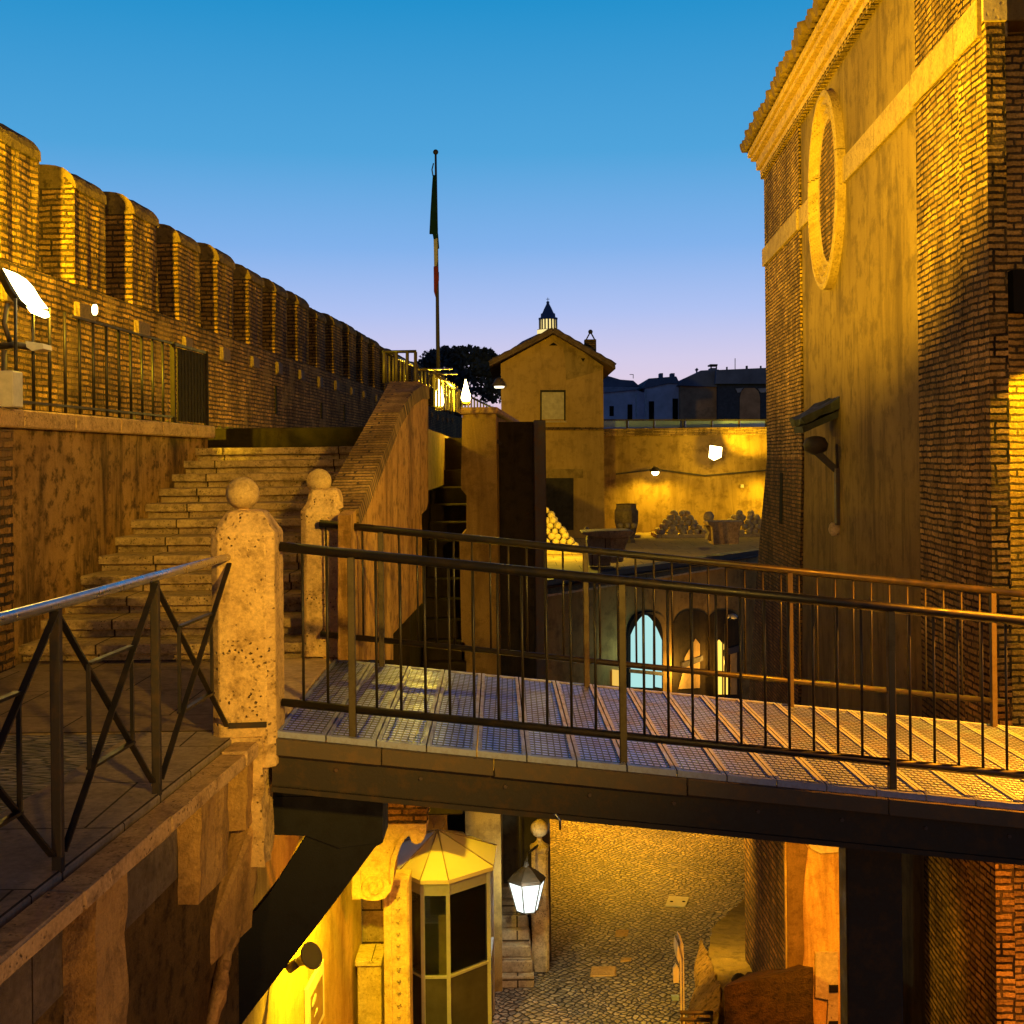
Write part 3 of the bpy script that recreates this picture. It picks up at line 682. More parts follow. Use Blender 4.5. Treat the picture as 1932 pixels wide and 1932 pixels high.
# broken canopy bracket
cb = thing('canopy_remnant', 'broken tiled canopy stub jutting from the plaster beside the far brick strip', 'canopy', cp(1582, 790))
p = cp(1582, 762); r0 = fx(p.y)
MB().hexa([(r0-.50,p.y+.05,p.z-.30),(r0-.0,p.y-.1,p.z-.06),(r0-.0,p.y+.9,p.z-.06),(r0-.50,p.y+.9,p.z-.30)], [(r0-.54,p.y+.05,p.z-.20),(r0-.0,p.y-.1,p.z+.10),(r0-.0,p.y+.9,p.z+.10),(r0-.54,p.y+.9,p.z-.20)]).build('tile_slope', ME_BLACK, cb, sub=.15, jitter=.02)
MB().hexa([(r0-.5,p.y+.1,p.z-.42),(r0-.0,p.y+.0,p.z-.2),(r0-.0,p.y+.7,p.z-.2),(r0-.5,p.y+.7,p.z-.42)], [(r0-.52,p.y+.1,p.z-.33),(r0-.0,p.y+.0,p.z-.1),(r0-.0,p.y+.7,p.z-.1),(r0-.52,p.y+.7,p.z-.33)]).build('timber', ME_BLACK, cb)
ld = thing('wall_floodlight', 'small dark floodlight on an arm below the broken canopy', 'floodlight', cp(1582, 815))
MB().bar((r0-.34, p.y+.2, p.z-.66), (r0-.02, p.y+.1, p.z-.98), .10, .10).build('arm', ME_DARK, ld)
MB().lathe((r0-.30, p.y+.2, p.z-.75), [(.05,0),(.17,.06),(.19,.16),(.14,.25),(.05,.28)], 14).build('housing', ME_DARK, ld)
# ================================================================ FOOTBRIDGE
br = thing('footbridge', 'steel footbridge with perforated deck panels sloping down to the right', 'footbridge', (-1.41, 7.5, .016))
B0 = Vector((-1.41, 7.5, .016)); BA = Vector((1, .0129, -.1125)); BC = Vector((-.0129, 1, 0)); BW = 2.72
def bp_(s, t, h=0.0): return B0+BA*s+BC*t+Vector((0, 0, h))
bo = wloc(br)
def bbox(mb, s0, s1, t0, t1, h0, h1):
    return mb.hexa([bp_(s0,t0,h0), bp_(s1,t0,h0), bp_(s1,t1,h0), bp_(s0,t1,h0)], [bp_(s0,t0,h1), bp_(s1,t0,h1), bp_(s1,t1,h1), bp_(s0,t1,h1)])
PW = .296
mb = MB(); bbox(mb, .028, PW-.028, .045, BW-.045, -.03, -.006); p0 = mb.build('deck_panel', DECK, br)
mb = MB()
for (a, b) in ((.003, .026), (PW-.029, PW-.006)): bbox(mb, a, b, .0, BW, -.034, .004)
bbox(mb, .026, PW-.029, .0, .043, -.034, .002); bbox(mb, .026, PW-.029, BW-.043, BW, -.034, .002)
e0_ = mb.build('panel_frame', DECK_EDGE, br)
uvd = p0.data.uv_layers[0].data
NP = 21
for k in range(1, NP):
    d = BA*(PW*k)
    dup(p0, d, br); dup(e0_, d, br)
FASC = metal('fascia steel', (.09,.065,.042), .6, .3, (.16,.095,.045), .7)
for (sa, sb, dh) in ((-.03, .62, 0), (.625, 1.28, .004), (1.285, 2.42, -.003), (2.425, 3.61, .003), (3.615, 4.9, 0), (4.905, PW*NP, .003)):
    bbox(MB(), sa, sb, -.03-dh, .012, -.135+dh, -.036).build('edge_fascia', FASC, br, bevel=.004)
for k in range(11):
    c_ = bp_(.35+.5*k, .028, -.20); MB().tube([c_+Vector((0,.004,0)), c_-Vector((0,.012,0))], .012, 6).build('bolt', ME_RUST, br)
hk = bp_(1.62, .02, -.34); MB().tube([hk, hk+Vector((.03,-.02,.01)), hk+Vector((.05,-.03,-.03)), hk+Vector((.05,-.02,-.08))], .008, 6).build('cable_hook', ME_PIPE, br)
for k in range(8):
    pass
mb = MB(); bbox(mb, -.03, PW*NP, .03, .12, -.34, -.13); bbox(mb, -.03, PW*NP, .0, .24, -.36, -.33); bbox(mb, -.03, PW*NP, BW-.22, BW-.08, -.36, -.036)
mb.build('main_girder', ME_DARK, br)
mb = MB()
for k in range(8): bbox(mb, .3+.75*k, .38+.75*k, .14, BW-.23, -.20, -.036)
mb.build('cross_beam', ME_BLACK, br)
# support column
colx0, colx1 = at(1583, 1750, 8.4), at(1703, 1750, 8.2)
MB().hexa([(colx0.x,8.2,GZ),(colx1.x,8.2,GZ),(colx1.x,8.4,GZ),(colx0.x,8.4,GZ)], [(colx0.x,8.2,-.9),(colx1.x,8.2,-.9),(colx1.x,8.4,-.9),(colx0.x,8.4,-.9)]).build('support_column', ME_DARK, br, bevel=.01)
# strut and horizontal bracket under the landing end
YS = 8.0
def fl(pts, th, mat, name, parent, y=YS, **k): return MB().prism([at(u, v, y) for u, v in pts], (0, th, 0)).build(name, mat, parent, **k)
fl([(579,1575),(722,1590),(708,1598),(631,1703),(545,1815),(456,1932),(420,1980),(320,1980),(354,1932),(426,1790),(508,1687)], .28, ME_BLACK, 'diagonal_strut', br)
fl([(512,1503),(722,1503),(722,1589),(640,1600),(579,1577),(515,1575)], .34, ME_BLACK, 'bearing_beam', br, y=YS-.03)
fl([(512,1468),(608,1468),(608,1505),(512,1505)], .3, ME_BLACK, 'bearing_plate', br, y=YS-.02)
fl([(638,1468),(735,1478),(722,1506),(628,1506)], .3, ME_BLACK, 'bearing_plate', br, y=YS-.02)
# railings
def railing(t, h_top, h_low, s0, s1, posts, name, label, proud):
    r = thing(name, label, 'railing', bp_(s0, t), 'bridge railings')
    r_out = .03
    MB().tube([bp_(s0, t, h_top), bp_(s1, t, h_top)], .030, 12).build('handrail', ME_RAIL, r)
    MB().tube([bp_(s0, t, h_low), bp_(s1 if proud == 0 else xs(1906,10.2), t, h_low)], .024, 12).build('lower_rail', ME_RAIL, r)
    pr = None; o = wloc(r)
    for i, s in enumerate(posts):
        if pr is None:
            q = bp_(s, t); pr = MB().box(q.x-.021, q.x+.021, q.y-.028, q.y+.028, q.z-.13, q.z+h_top-.02).build('post', ME_POST, r, bevel=.003); b0 = s
        else: dup(pr, BA*(s-b0), r)
    pk = None; s = posts[0]-.1455*4
    while s < (s1 if proud == 0 else xs(1884,10.2))-.02:
        if s > s0 and min(abs(s-q) for q in posts) > .05:
            if pk is None:
                pk = MB().tube([bp_(s, t, h_low), bp_(s, t, h_top)], .0085, 8).build('picket', ME_RAIL, r); b1 = s
            else: dup(pk, BA*(s-b1), r)
        s += .1455
    return r
xs = lambda u, Y: at(u, 1200, Y).x+1.41
railing(.10, 1.085, .155, .02, 5.6, [xs(664,7.6), xs(1175,7.6), xs(1685,7.6), xs(1685,7.6)+1.62], 'bridge_railing', 'near railing of the footbridge with round handrail and thin pickets', 0)
railing(BW-.06, 1.085, .20, -.1, 5.6, [xs(729,10.2), xs(1114,10.2), xs(1499,10.2), xs(1884,10.2)], 'bridge_railing', 'far railing of the footbridge running past the chapel wall', 1)

# ---------------------------------------------------------------- ball-topped stone posts
def ballpost(u0, u1, Y, vs, vball, rb, uball, vbase, label, tilt=0):
    um = (u0+u1)/2; c = at(um, vs, Y); w = (u1-u0)*Y/F*.965; cz = at(um, vbase, Y).z
    r = thing('ball_post', label, 'stone post', (c.x, Y+w/2, cz), 'ball topped stone posts at the bridge end')
    zs = at(um, vs, Y).z; hw = w/2; cx, cy = c.x, Y+hw
    zsh = at(um, vs+42, Y).z
    prof = [(hw*1.0, cz-0.0), (hw, zsh-.02), (hw*.99, zsh), (hw*.86, zsh+.035), (hw*.74, zsh+.075), (hw*.66, zs-.035), (hw*.58, zs-.01), (hw*.42, zs)]
    mb = MB()
    base = 0; n = 8
    # square shaft with cut corners
    def ringp(h, z):
        k = h*.74
        return [(cx-h,cy-k,z),(cx-k,cy-h,z),(cx+k,cy-h,z),(cx+h,cy-k,z),(cx+h,cy+k,z),(cx+k,cy+h,z),(cx-k,cy+h,z),(cx-h,cy+k,z)]
    rings = []
    zz = [cz+(zsh-.02-cz)*i/10 for i in range(11)]
    for z in zz: rings.append(ringp(hw*random.uniform(.985, 1.0), z))
    for h, z in prof[2:]: rings.append(ringp(h, z))
    vs_ = [p for r_ in rings for p in r_]; fs = []
    for i in range(len(rings)-1):
        for k in range(n): fs.append((i*n+k, i*n+(k+1) % n, (i+1)*n+(k+1) % n, (i+1)*n+k))
    fs += [tuple(range(n))[::-1], tuple((len(rings)-1)*n+k for k in range(n))]
    mb.mesh(vs_, fs).build('shaft', ST_PILLAR, r, bevel=.006)
    b = at(uball, vball, Y+hw); rr = rb*(Y+hw)/F
    MB().ball(b, rr, 28, 18, .012).build('ball', stone('ball stone', (.44,.34,.19), (.22,.16,.08), (.54,.43,.25), .15, 2.2), r)
    MB().lathe((b.x, b.y, zs-.005), [(rr*.5, 0), (rr*.3, .012), (rr*.3, b.z-rr-zs+.03)], 12).build('neck', ST_PILLAR, r)
    return r
ballpost(391, 517, 7.42, 964, 931, 31, 458, 1450, 'near pitted stone post with a ball on top where bridge and iron fence meet')
ballpost(563, 652, 10.25, 922, 908, 23.5, 602, 1240, 'far pitted stone post with a ball on top at the foot of the parapet')

# ---------------------------------------------------------------- iron fence with crossed bars on the platform edge
fe = thing('iron_fence', 'dark iron fence with crossed bars and a bare steel handrail on the platform edge', 'fence', (-1.8, 5, 0))
ys = [-.05, 1.25, 2.55, 3.85, 5.04, 6.19, 7.46]
fx_ = lambda y: -1.815+.061*(y-5.04)
HR = 1.05
MB().tube([(fx_(ys[0]), ys[0], HR)]+[(fx_(y), y, HR+random.uniform(-.004,.004)) for y in ys[1:-1]]+[(fx_(7.5), 7.5, HR)], .024, 12).build('handrail', ME_PIPE, fe)
for i, y in enumerate(ys):
    x = fx_(y); MB().box(x-.02, x+.02, y-.02, y+.02, -.05, HR-.02).build('post', ME_DARK, fe, bevel=.003)
    if i == len(ys)-1: break
    y2 = ys[i+1]; A = Vector((x, y+.03, .06)); B = Vector((fx_(y2), y2-.03, .06)); C = Vector((x, y+.03, HR-.03)); D = Vector((fx_(y2), y2-.03, HR-.03))
    off = Vector((.012, 0, 0))
    MB().bar(A+off, D+off, .010, .028, up=(1,0,0)).build('cross_bar', ME_RAIL, fe); MB().bar(B-off, C-off, .010, .028, up=(1,0,0)).build('cross_bar', ME_RAIL, fe)
    f = .27
    p1 = A.lerp(D, f); p2 = A.lerp(D, 1-f); p3 = C.lerp(B, f); p4 = C.lerp(B, 1-f)   # p1 low-near p2 high-far p3 high-near p4 low-far
    MB().bar(p3, p2, .012, .03, up=(1,0,0)).build('inner_bar', ME_RAIL, fe); MB().bar(p1, p4, .012, .03, up=(1,0,0)).build('inner_bar', ME_RAIL, fe)
    MB().bar(p1, p3, .016, .016).build('inner_upright', ME_RAIL, fe); MB().bar(p4, p2, .016, .016).build('inner_upright', ME_RAIL, fe)
MB().bar((fx_(7.46), 7.42, .07), (fx_(7.46)+.22, 7.42, .075), .03, .03).build('wall_tie', ME_DARK, fe)

# ---------------------------------------------------------------- platform edge: stone rim, pilaster strips, wall under
pe = thing('platform_wall', 'rough stone rim and pilaster strips under the left platform edge', 'wall', (-1.9, 4, GZ))
def rim(y): return PX(y)
yy = -.8
random.seed(3)
while yy < 7.3:
    y1 = min(7.38, yy+random.uniform(1.0, 1.5)); dz = random.uniform(-.008, .008); dx = random.uniform(-.008, .008)
    MB().hexa([(rim(yy)+.035,yy+.008,-.105),(rim(yy)+.185+dx,yy+.008,-.105),(rim(y1)+.185+dx,y1,-.105),(rim(y1)+.035,y1,-.105)], [(rim(yy)+.035,yy+.008,-.022+dz),(rim(yy)+.185+dx,yy+.008,-.022+dz),(rim(y1)+.185+dx,y1,-.022+dz),(rim(y1)+.035,y1,-.022+dz)]).build('rim_stone', ST_CORN, pe, bevel=.010, jitter=.004)
    yy = y1
MB().hexa([(rim(-1)-.5,-1,GZ),(rim(-1)+.02,-1,GZ),(rim(7.5)+.02,7.5,GZ),(rim(7.5)-.5,7.5,GZ)], [(rim(-1)-.5,-1,-.11),(rim(-1)+.02,-1,-.11),(rim(7.5)+.02,7.5,-.11),(rim(7.5)-.5,7.5,-.11)]).build('wall_body', plaster('dim platform render', (.085,.055,.03), (.03,.02,.013), (.15,.10,.055), 1.8, .5, .9, .8, .04), pe)
ST_STRIP = plaster('weathered orange stone', (.34,.21,.12), (.13,.085,.06), (.46,.31,.17), 1.6, .85, .9, .5, .03)
for (y0_, y1_, zb) in ((2.4, 2.8, -3), (3.8, 4.15, -3), (5.02, 5.36, -3.0), (6.42, 6.90, -.62), (7.28, 7.5, -.5)):
    MB().hexa([(rim(y0_)+.02,y0_,zb),(rim(y0_)+.13,y0_,zb),(rim(y1_)+.13,y1_,zb),(rim(y1_)+.02,y1_,zb)], [(rim(y0_)+.02,y0_,-.106),(rim(y0_)+.15,y0_,-.106),(rim(y1_)+.15,y1_,-.106),(rim(y1_)+.02,y1_,-.106)]).build('pilaster_strip', ST_STRIP, pe, sub=.12, jitter=.009)
# curved remains of stone scrolls lower down
random.seed(11)
for (path, rs) in (([(478,1560),(470,1620),(455,1690),(437,1745),(418,1800),(402,1870),(395,1935)], [.02,.035,.03,.045,.035,.05,.04]),):
    pts = [onp(u, v, -1.815-.061*5.04+.03, .061)+Vector((random.uniform(0,.05), 0, 0)) for u, v in path]
    MB().tube(pts, rs, 7).build('scroll_fragment', ST_STRIP, pe, sub=.05, jitter=.008)
MB().hexa([(-1.72,6.95,-1.15),(-1.66,6.95,-1.15),(-1.56,7.5,-1.15),(-1.70,7.5,-1.15)], [(-1.72,6.95,-.95),(-1.66,6.95,-.95),(-1.50,7.5,-.42),(-1.66,7.5,-.42)]).build('scroll_fragment', ST_STRIP, pe, bevel=.02)
MB().box(-1.70, -1.47, 7.40, 7.72, -.75, -.0).build('post_footing', ST_PILLAR, pe, sub=.1, jitter=.012)

# ---------------------------------------------------------------- lit lower wall beneath the landing
def lwx(y): return -2.92+TW*y
lo = thing('lower_court_wall', 'sodium-lit yellow wall of the lower court under the bridge strut', 'wall', (-2.3, 12, GZ))
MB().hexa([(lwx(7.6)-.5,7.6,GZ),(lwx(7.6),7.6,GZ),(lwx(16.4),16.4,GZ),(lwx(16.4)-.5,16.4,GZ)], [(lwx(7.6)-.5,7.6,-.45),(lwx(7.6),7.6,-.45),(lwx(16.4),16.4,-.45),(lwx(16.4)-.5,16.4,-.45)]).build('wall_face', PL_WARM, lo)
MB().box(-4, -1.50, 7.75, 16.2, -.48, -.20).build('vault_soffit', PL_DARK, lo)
q0 = at(668, 1560, 15.0); q1 = at(722, 1690, 16.5)
MB().box(lwx(16.4), q1.x+.02, 16.45, 16.9, GZ, -2.4).build('ashlar_return', ST_BLOCK, lo)
# volute bracket facing the camera
YV = 14.9
vb = thing('volute_bracket', 'large carved scroll bracket beside the kiosk roof', 'scroll bracket', at(735, 1700, YV))
out = [(722,1555),(803,1555),(804,1570),(800,1583),(794,1590),(785,1593),(777,1589),(772,1576),(764,1583),(756,1596),(748,1618),(744,1640),(742,1662),(737,1682),(726,1695),(710,1700),(694,1699),(680,1694),(666,1696),(664,1660),(662,1630),(672,1600)]
MB().prism([at(u, v, YV) for u, v in out], (0, .45, 0)).build('bracket_body', ST_CARVED, vb)
c = at(706, 1672, YV-.01)
sp_ = [Vector((c.x+(.155-.0052*k)*math.cos(.45*k+2.2), c.y-.006, c.z-(.155-.0052*k)*math.sin(.45*k+2.2))) for k in range(26)]
MB().tube(sp_, .011, 6).build('scroll_line', ST_CARVED, vb)
MB().tube([at(u, v, YV-.006) for u, v in ((800,1572),(785,1562),(765,1568),(748,1590),(736,1620),(733,1648),(736,1668))], .010, 6).build('rim_line', ST_CARVED, vb)
MB().box(at(664,1700,YV).x, at(682,1700,YV).x, YV-.02, YV+.2, at(672,1697,YV).z, at(672,1625,YV).z).build('side_block', ST_CARVED, vb, bevel=.01)
bk = thing('brick_stub', 'rough dark brick pier standing on the scroll bracket under the bridge', 'pier', at(762, 1555, YV))
MB().box(at(722,1500,YV).x, at(804,1500,YV).x, YV+.02, YV+.6, at(762,1554,YV).z, at(760,1440,YV).z).build('pier_shaft', BR_OLD, bk, sub=.08, jitter=.012)
# pedestals and carved door jamb
pj = thing('carved_jamb', 'tall carved marble door jamb with a row of leaf ornaments left of the kiosk', 'door jamb', at(748, 1930, 15.3))
YJ = 15.3
xa, xb = at(724,1800,YJ).x, at(773,1800,YJ).x; zt = at(748, 1660, YJ).z
MB().box(xa, xb, YJ, YJ+.4, GZ, zt).build('jamb_slab', ST_CARVED, pj, bevel=.01)
MB().box(xa+.07, xa+.10, YJ-.025, YJ, GZ, zt-.02).build('fillet', ST_CARVED, pj); MB().box(xb-.05, xb-.02, YJ-.025, YJ, GZ, zt-.02).build('fillet', ST_CARVED, pj)
prl = None
for k in range(12):
    z = at(752, 1673+22.3*k, YJ).z; cc = Vector(((xa+xb)/2+.02, YJ-.008, z))
    if prl is None:
        m_ = MB()
        for dx_, dz_ in ((-.026, .018), (.026, .018), (0, -.028)): m_.tube([cc+Vector((0,0,0)), cc+Vector((dx_*.6,-.012,dz_*.6)), cc+Vector((dx_,-.004,dz_))], [.010,.015,.004], 6)
        prl = m_.build('leaf_ornament', ST_BLOCK, pj); z0_ = cc
    else: dup(prl, cc-z0_, pj)
pd = thing('stone_pedestal', 'short stone pedestal against the yellow wall left of the carved jamb', 'pedestal', at(698, 1930, 15.7))
MB().box(at(674,1830,15.7).x, at(719,1830,15.7).x, 15.7, 16.2, GZ, at(698,1822,15.7).z).build('pedestal_block', ST_CARVED, pd, bevel=.01)
MB().box(at(670,1830,15.7).x, at(721,1830,15.7).x, 15.66, 16.22, at(698,1821.5,15.7).z, at(698,1811,15.7).z).build('pedestal_cap', ST_BAND, pd, bevel=.01)
# horn loudspeaker
Yh = 11.6; hp = at(600, 1797, Yh); hq = at(563, 1815, Yh+.15)
hs = thing('horn_loudspeaker', 'brown horn loudspeaker on the lit yellow wall', 'loudspeaker', hq)
d = (hp-hq).normalized(); pts = [hq+d*t for t in (0, .03, .06, .10, .145, .18, .20, .205)]
MB().tube(pts, [.03, .046, .05, .06, .085, .115, .125, .118], 20).build('horn', plain('loudspeaker plastic', (.16,.10,.05), .5, 0, .1), hs)
MB().tube([hq-d*.09+Vector((-.03,0,-.03)), hq], [.05, .042], 12).build('driver', plain('loudspeaker driver', (.10,.06,.04), .5, 0, .1), hs)
MB().bar(hq-d*.05, Vector((lwx(hq.y), hq.y, hq.z-.06)), .03).build('mount', ME_DARK, hs)
# framed notice on the wall
nb = thing('framed_notice', 'pale framed notice mounted on the lit yellow wall below the loudspeaker', 'notice', onp(590, 1930, -2.91, TW))
a_ = onp(577, 1866, -2.90, TW); b_ = onp(607, 1806, -2.90, TW)
MB().hexa([(lwx(a_.y)+.002,a_.y,a_.z-.62),(lwx(a_.y)+.045,a_.y,a_.z-.62),(lwx(b_.y)+.045,b_.y,a_.z-.62),(lwx(b_.y)+.002,b_.y,a_.z-.62)], [(lwx(a_.y)+.002,a_.y,a_.z),(lwx(a_.y)+.045,a_.y,a_.z),(lwx(b_.y)+.045,b_.y,a_.z),(lwx(b_.y)+.002,b_.y,a_.z)]).build('frame', WHITE_BOARD, nb, bevel=.006)
ya, yb = a_.y+.13*(b_.y-a_.y), b_.y-.13*(b_.y-a_.y)
MB().hexa([(lwx(ya)+.046,ya,a_.z-.55),(lwx(ya)+.050,ya,a_.z-.55),(lwx(yb)+.050,yb,a_.z-.55),(lwx(yb)+.046,yb,a_.z-.55)], [(lwx(ya)+.046,ya,a_.z-.13),(lwx(ya)+.050,ya,a_.z-.13),(lwx(yb)+.050,yb,a_.z-.13),(lwx(yb)+.046,yb,a_.z-.13)]).build('panel', plain('notice print', (.22,.12,.06), .5), nb)
for (fy, fz, w_, h_) in ((.35,-.22,.5,.10), (.45,-.38,.42,.06)):
    yc = a_.y+(b_.y-a_.y)*fy; hw_ = (b_.y-a_.y)*w_/2
    MB().lathe((lwx(yc)+.052, yc, a_.z+fz-h_/2), [(.001, 0), (hw_*.7, .02), (hw_, h_*.5), (hw_*.7, h_-.02), (.001, h_)], 16, sx=.02).build('printed_mark', WHITE_BOARD, nb)

# ---------------------------------------------------------------- octagonal glass ticket kiosk
kp = [(-1.22,16.07),(-.86,16.07),(-.30,16.6),(-.27,17.5),(-.75,18.1),(-1.36,18.1),(-1.75,17.5),(-1.52,16.45)]
kc = Vector((-1.0, 17.1, 0))
kk = thing('glass_kiosk', 'eight-sided glass ticket kiosk with a yellow lit sheet metal roof', 'kiosk', (-1.0, 17.1, GZ))
ze = -3.70; zr = -3.30
mb = MB(); ap = Vector((-1.04, 16.9, zr))
lowr = [Vector((x, y, ze-.05)) for x, y in kp]; upr = [Vector((x, y, ze)) for x, y in kp]
vs_ = lowr+upr+[ap]; n = 8
fs = [(i, (i+1) % n, n+(i+1) % n, n+i) for i in range(n)]+[(n+i, n+(i+1) % n, 2*n) for i in range(n)]+[tuple(range(n))[::-1]]
mb.mesh(vs_, fs).build('roof', plain('cream sheet roof', (.55,.44,.25), .45, 0, .06, 2), kk)
mb = MB()
for i in range(n): mb.tube([ap+Vector((0,0,.005)), upr[i]+Vector((0,0,.008))], .009, 5)
mb.build('roof_seams', plain('roof seam', (.30,.22,.12), .6), kk)
ins = [Vector((kc.x+(x-kc.x)*.90, kc.y+(y-kc.y)*.93, 0)) for x, y in kp]
zs_, zm, = -4.95, -3.76
for i in range(n):
    p, q = ins[i], ins[(i+1) % n]
    MB().bar(Vector((p.x,p.y,GZ)), Vector((p.x,p.y,zm)), .05, .05, up=(0,1,0)).build('corner_post', ME_GREY, kk)
    inn = (kc-(p+q)/2); inn.z = 0; inn.normalize(); e = inn*.03
    lo_, hi = Vector((0,0,GZ)), Vector((0,0,zs_))
    MB().hexa([p+lo_, q+lo_, q+lo_+e, p+lo_+e], [p+hi, q+hi, q+hi+e, p+hi+e]).build('lower_panel', plain('kiosk lower panel', (.045,.038,.03), .6), kk)
    MB().hexa([p+Vector((0,0,zm-.16)), q+Vector((0,0,zm-.16)), q+Vector((0,0,zm-.16))+e, p+Vector((0,0,zm-.16))+e], [p+Vector((0,0,zm)), q+Vector((0,0,zm)), q+Vector((0,0,zm))+e, p+Vector((0,0,zm))+e]).build('fascia', ME_GREY, kk)
    g = inn*.012
    MB().hexa([p+hi+g, q+hi+g, q+hi+g*1.6, p+hi+g*1.6], [p+Vector((0,0,zm-.16))+g, q+Vector((0,0,zm-.16))+g, q+Vector((0,0,zm-.16))+g*1.6, p+Vector((0,0,zm-.16))+g*1.6]).build('window_pane', GLASS, kk)
    MB().bar(p+hi, q+hi, .04, .03).build('window_sill', ME_GREY, kk)
# things inside the kiosk
cab = thing('kiosk_cabinet', 'tan cupboard with a dark upper niche seen through the kiosk glass', 'cabinet', (-.62, 17.0, GZ))
MB().box(-.72, -.45, 16.95, 17.4, GZ, -4.45).build('cabinet_body', WINDOW, cab, bevel=.01)
MB().box(-.72, -.45, 17.1, 17.4, -4.448, -3.95).build('niche_back', HOLE, cab)
MB().box(-.72, -.69, 16.95, 17.09, -4.448, -3.95).build('niche_side', WINDOW, cab); MB().box(-.48, -.45, 16.95, 17.09, -4.448, -3.95).build('niche_side', WINDOW, cab)
for k in range(4): MB().box(-.64+.02*k, -.55+.02*k, 16.98, 17.05, -4.44+.11*k, -4.37+.11*k).build('folder', ME_GREY, cab)
cab2 = thing('kiosk_partition', 'low brown partition board behind the left kiosk pane', 'board', (-1.0, 16.6, GZ))
MB().box(-1.02, -.9, 16.5, 16.54, GZ, -4.3).build('partition_panel', plain('partition', (.25,.15,.09), .6), cab2)

# ---------------------------------------------------------------- lantern post
YL = 19.0
lp = thing('lantern_post', 'weathered stone post with a carved ball finial behind the lit lantern', 'stone post', at(1018, 1800, YL))
x0, x1 = at(1003,1700,YL).x, at(1035,1700,YL).x; zb = GZ; zt = at(1018,1595,YL).z; cx_ = (x0+x1)/2; hw = (x1-x0)/2
mb = MB()
vs_ = []; n = 8; Rr = []
for i in range(9):
    z = zb+(zt-zb)*i/8; h = hw*random.uniform(.92, 1.05); k = h*.7
    Rr.append([(cx_-h,YL-k,z),(cx_-k,YL-h,z),(cx_+k,YL-h,z),(cx_+h,YL-k,z),(cx_+h,YL+k,z),(cx_+k,YL+h,z),(cx_-k,YL+h,z),(cx_-h,YL+k,z)])
mb.mesh([p for r_ in Rr for p in r_], [(i*n+k, i*n+(k+1) % n, (i+1)*n+(k+1) % n, (i+1)*n+k) for i in range(8) for k in range(n)]+[tuple(range(n))[::-1], tuple(8*n+k for k in range(n))]).build('shaft', ST_PILLAR, lp)
MB().lathe((cx_, YL, zt), [(hw*1.1, -.08), (hw*1.15, 0), (hw*.7, .03), (hw*.35, .08), (hw*.3, .13)], 14).build('cap', ST_PILLAR, lp)
MB().ball((cx_, YL, zt+.13+.125), .13, 18, 12, .03).build('ball', ST_PILLAR, lp)
ln = thing('lantern', 'lit cool white hexagonal lantern hanging in front of the stone post', 'lantern', at(993, 1720, 18.3))
Yn = 18.3; lc = at(994, 1684, Yn); s_ = Yn/F
def hexr(r, z): return [Vector((lc.x+r*math.cos(math.pi/3*k+.25), Yn+r*math.sin(math.pi/3*k+.25), z)) for k in range(6)]
zt_, zb_ = at(994,1660,Yn).z, at(994,1717,Yn).z
T_, B_ = hexr(.27, zt_), hexr(.155, zb_)
MB().mesh(T_+B_, [(k, (k+1) % 6, 6+(k+1) % 6, 6+k)[::-1] for k in range(6)]+[(6,7,8,9,10,11)]).build('glass_panes', emit('lantern glass', (.90,1,.95), 1.7), ln)
MB().ball((lc.x, Yn, (zt_+zb_)/2+.04), .07, 12, 8).build('bulb', E_WHITE, ln)
mb = MB()
for k in range(6): mb.bar(T_[k], B_[k], .018); mb.bar(T_[k], T_[(k+1) % 6], .02); mb.bar(B_[k], B_[(k+1) % 6], .02)
mb.build('frame', ME_DARK, ln)
MB().lathe((lc.x, Yn, zt_+.005), [(.29, 0), (.27, .03), (.14, .13), (.05, .19), (.03, .26)], 6, smooth=False, rot=.25).build('roof', ME_DARK, ln)
MB().tube([(lc.x, Yn, zt_+.26), (lc.x+.02, Yn+.2, zt_+.32), (cx_, YL, zt_+.30)], .018, 8).build('bracket_arm', ME_DARK, ln)
MB().tube([at(980, 1530, 19.1), at(982, 1660, 19.1)], .012, 6).build('conduit', ME_DARK, ln)

# ---------------------------------------------------------------- court bits
pl = thing('ground_plate', 'pale rectangular cover plate with two holes set in the cobbles', 'cover plate', onz(1277, 1700, GZ))
qq = [onz(1255, 1708, GZ+.02), onz(1293, 1710, GZ+.02), onz(1301, 1692, GZ+.02), onz(1262, 1690, GZ+.02)]
MB().prism(qq, (0, 0, -.03)).build('plate', WHITE_BOARD, pl, bevel=.004)
for u in (1267, 1290):
    c = onz(u, 1701, GZ+.02); MB().lathe(c, [(.03, -.01), (.03, .004)], 10).build('hole', HOLE, pl)
for (u, v, w_, h_, lab) in ((1137, 1832, 50, 20, 'larger oblong orange paving stone in the court'), (1180, 1810, 22, 9, 'small pale orange stone chip nearest the oblong paving stone'), (1172, 1760, 26, 14, 'round orange drain stone in the court')):
    a, b, c, d2 = onz(u-w_/2, v+h_/2, GZ+.012), onz(u+w_/2, v+h_/2-2, GZ+.012), onz(u+w_/2+2, v-h_/2, GZ+.012), onz(u-w_/2+3, v-h_/2, GZ+.012)
    tag(MB().prism([a, b, c, d2], (0, 0, -.03)).build('paving_stone', stone('orange flag', (.30,.19,.09), (.16,.1,.05), (.4,.27,.13), .3, 1), None, bevel=.02), lab, 'paving stone')
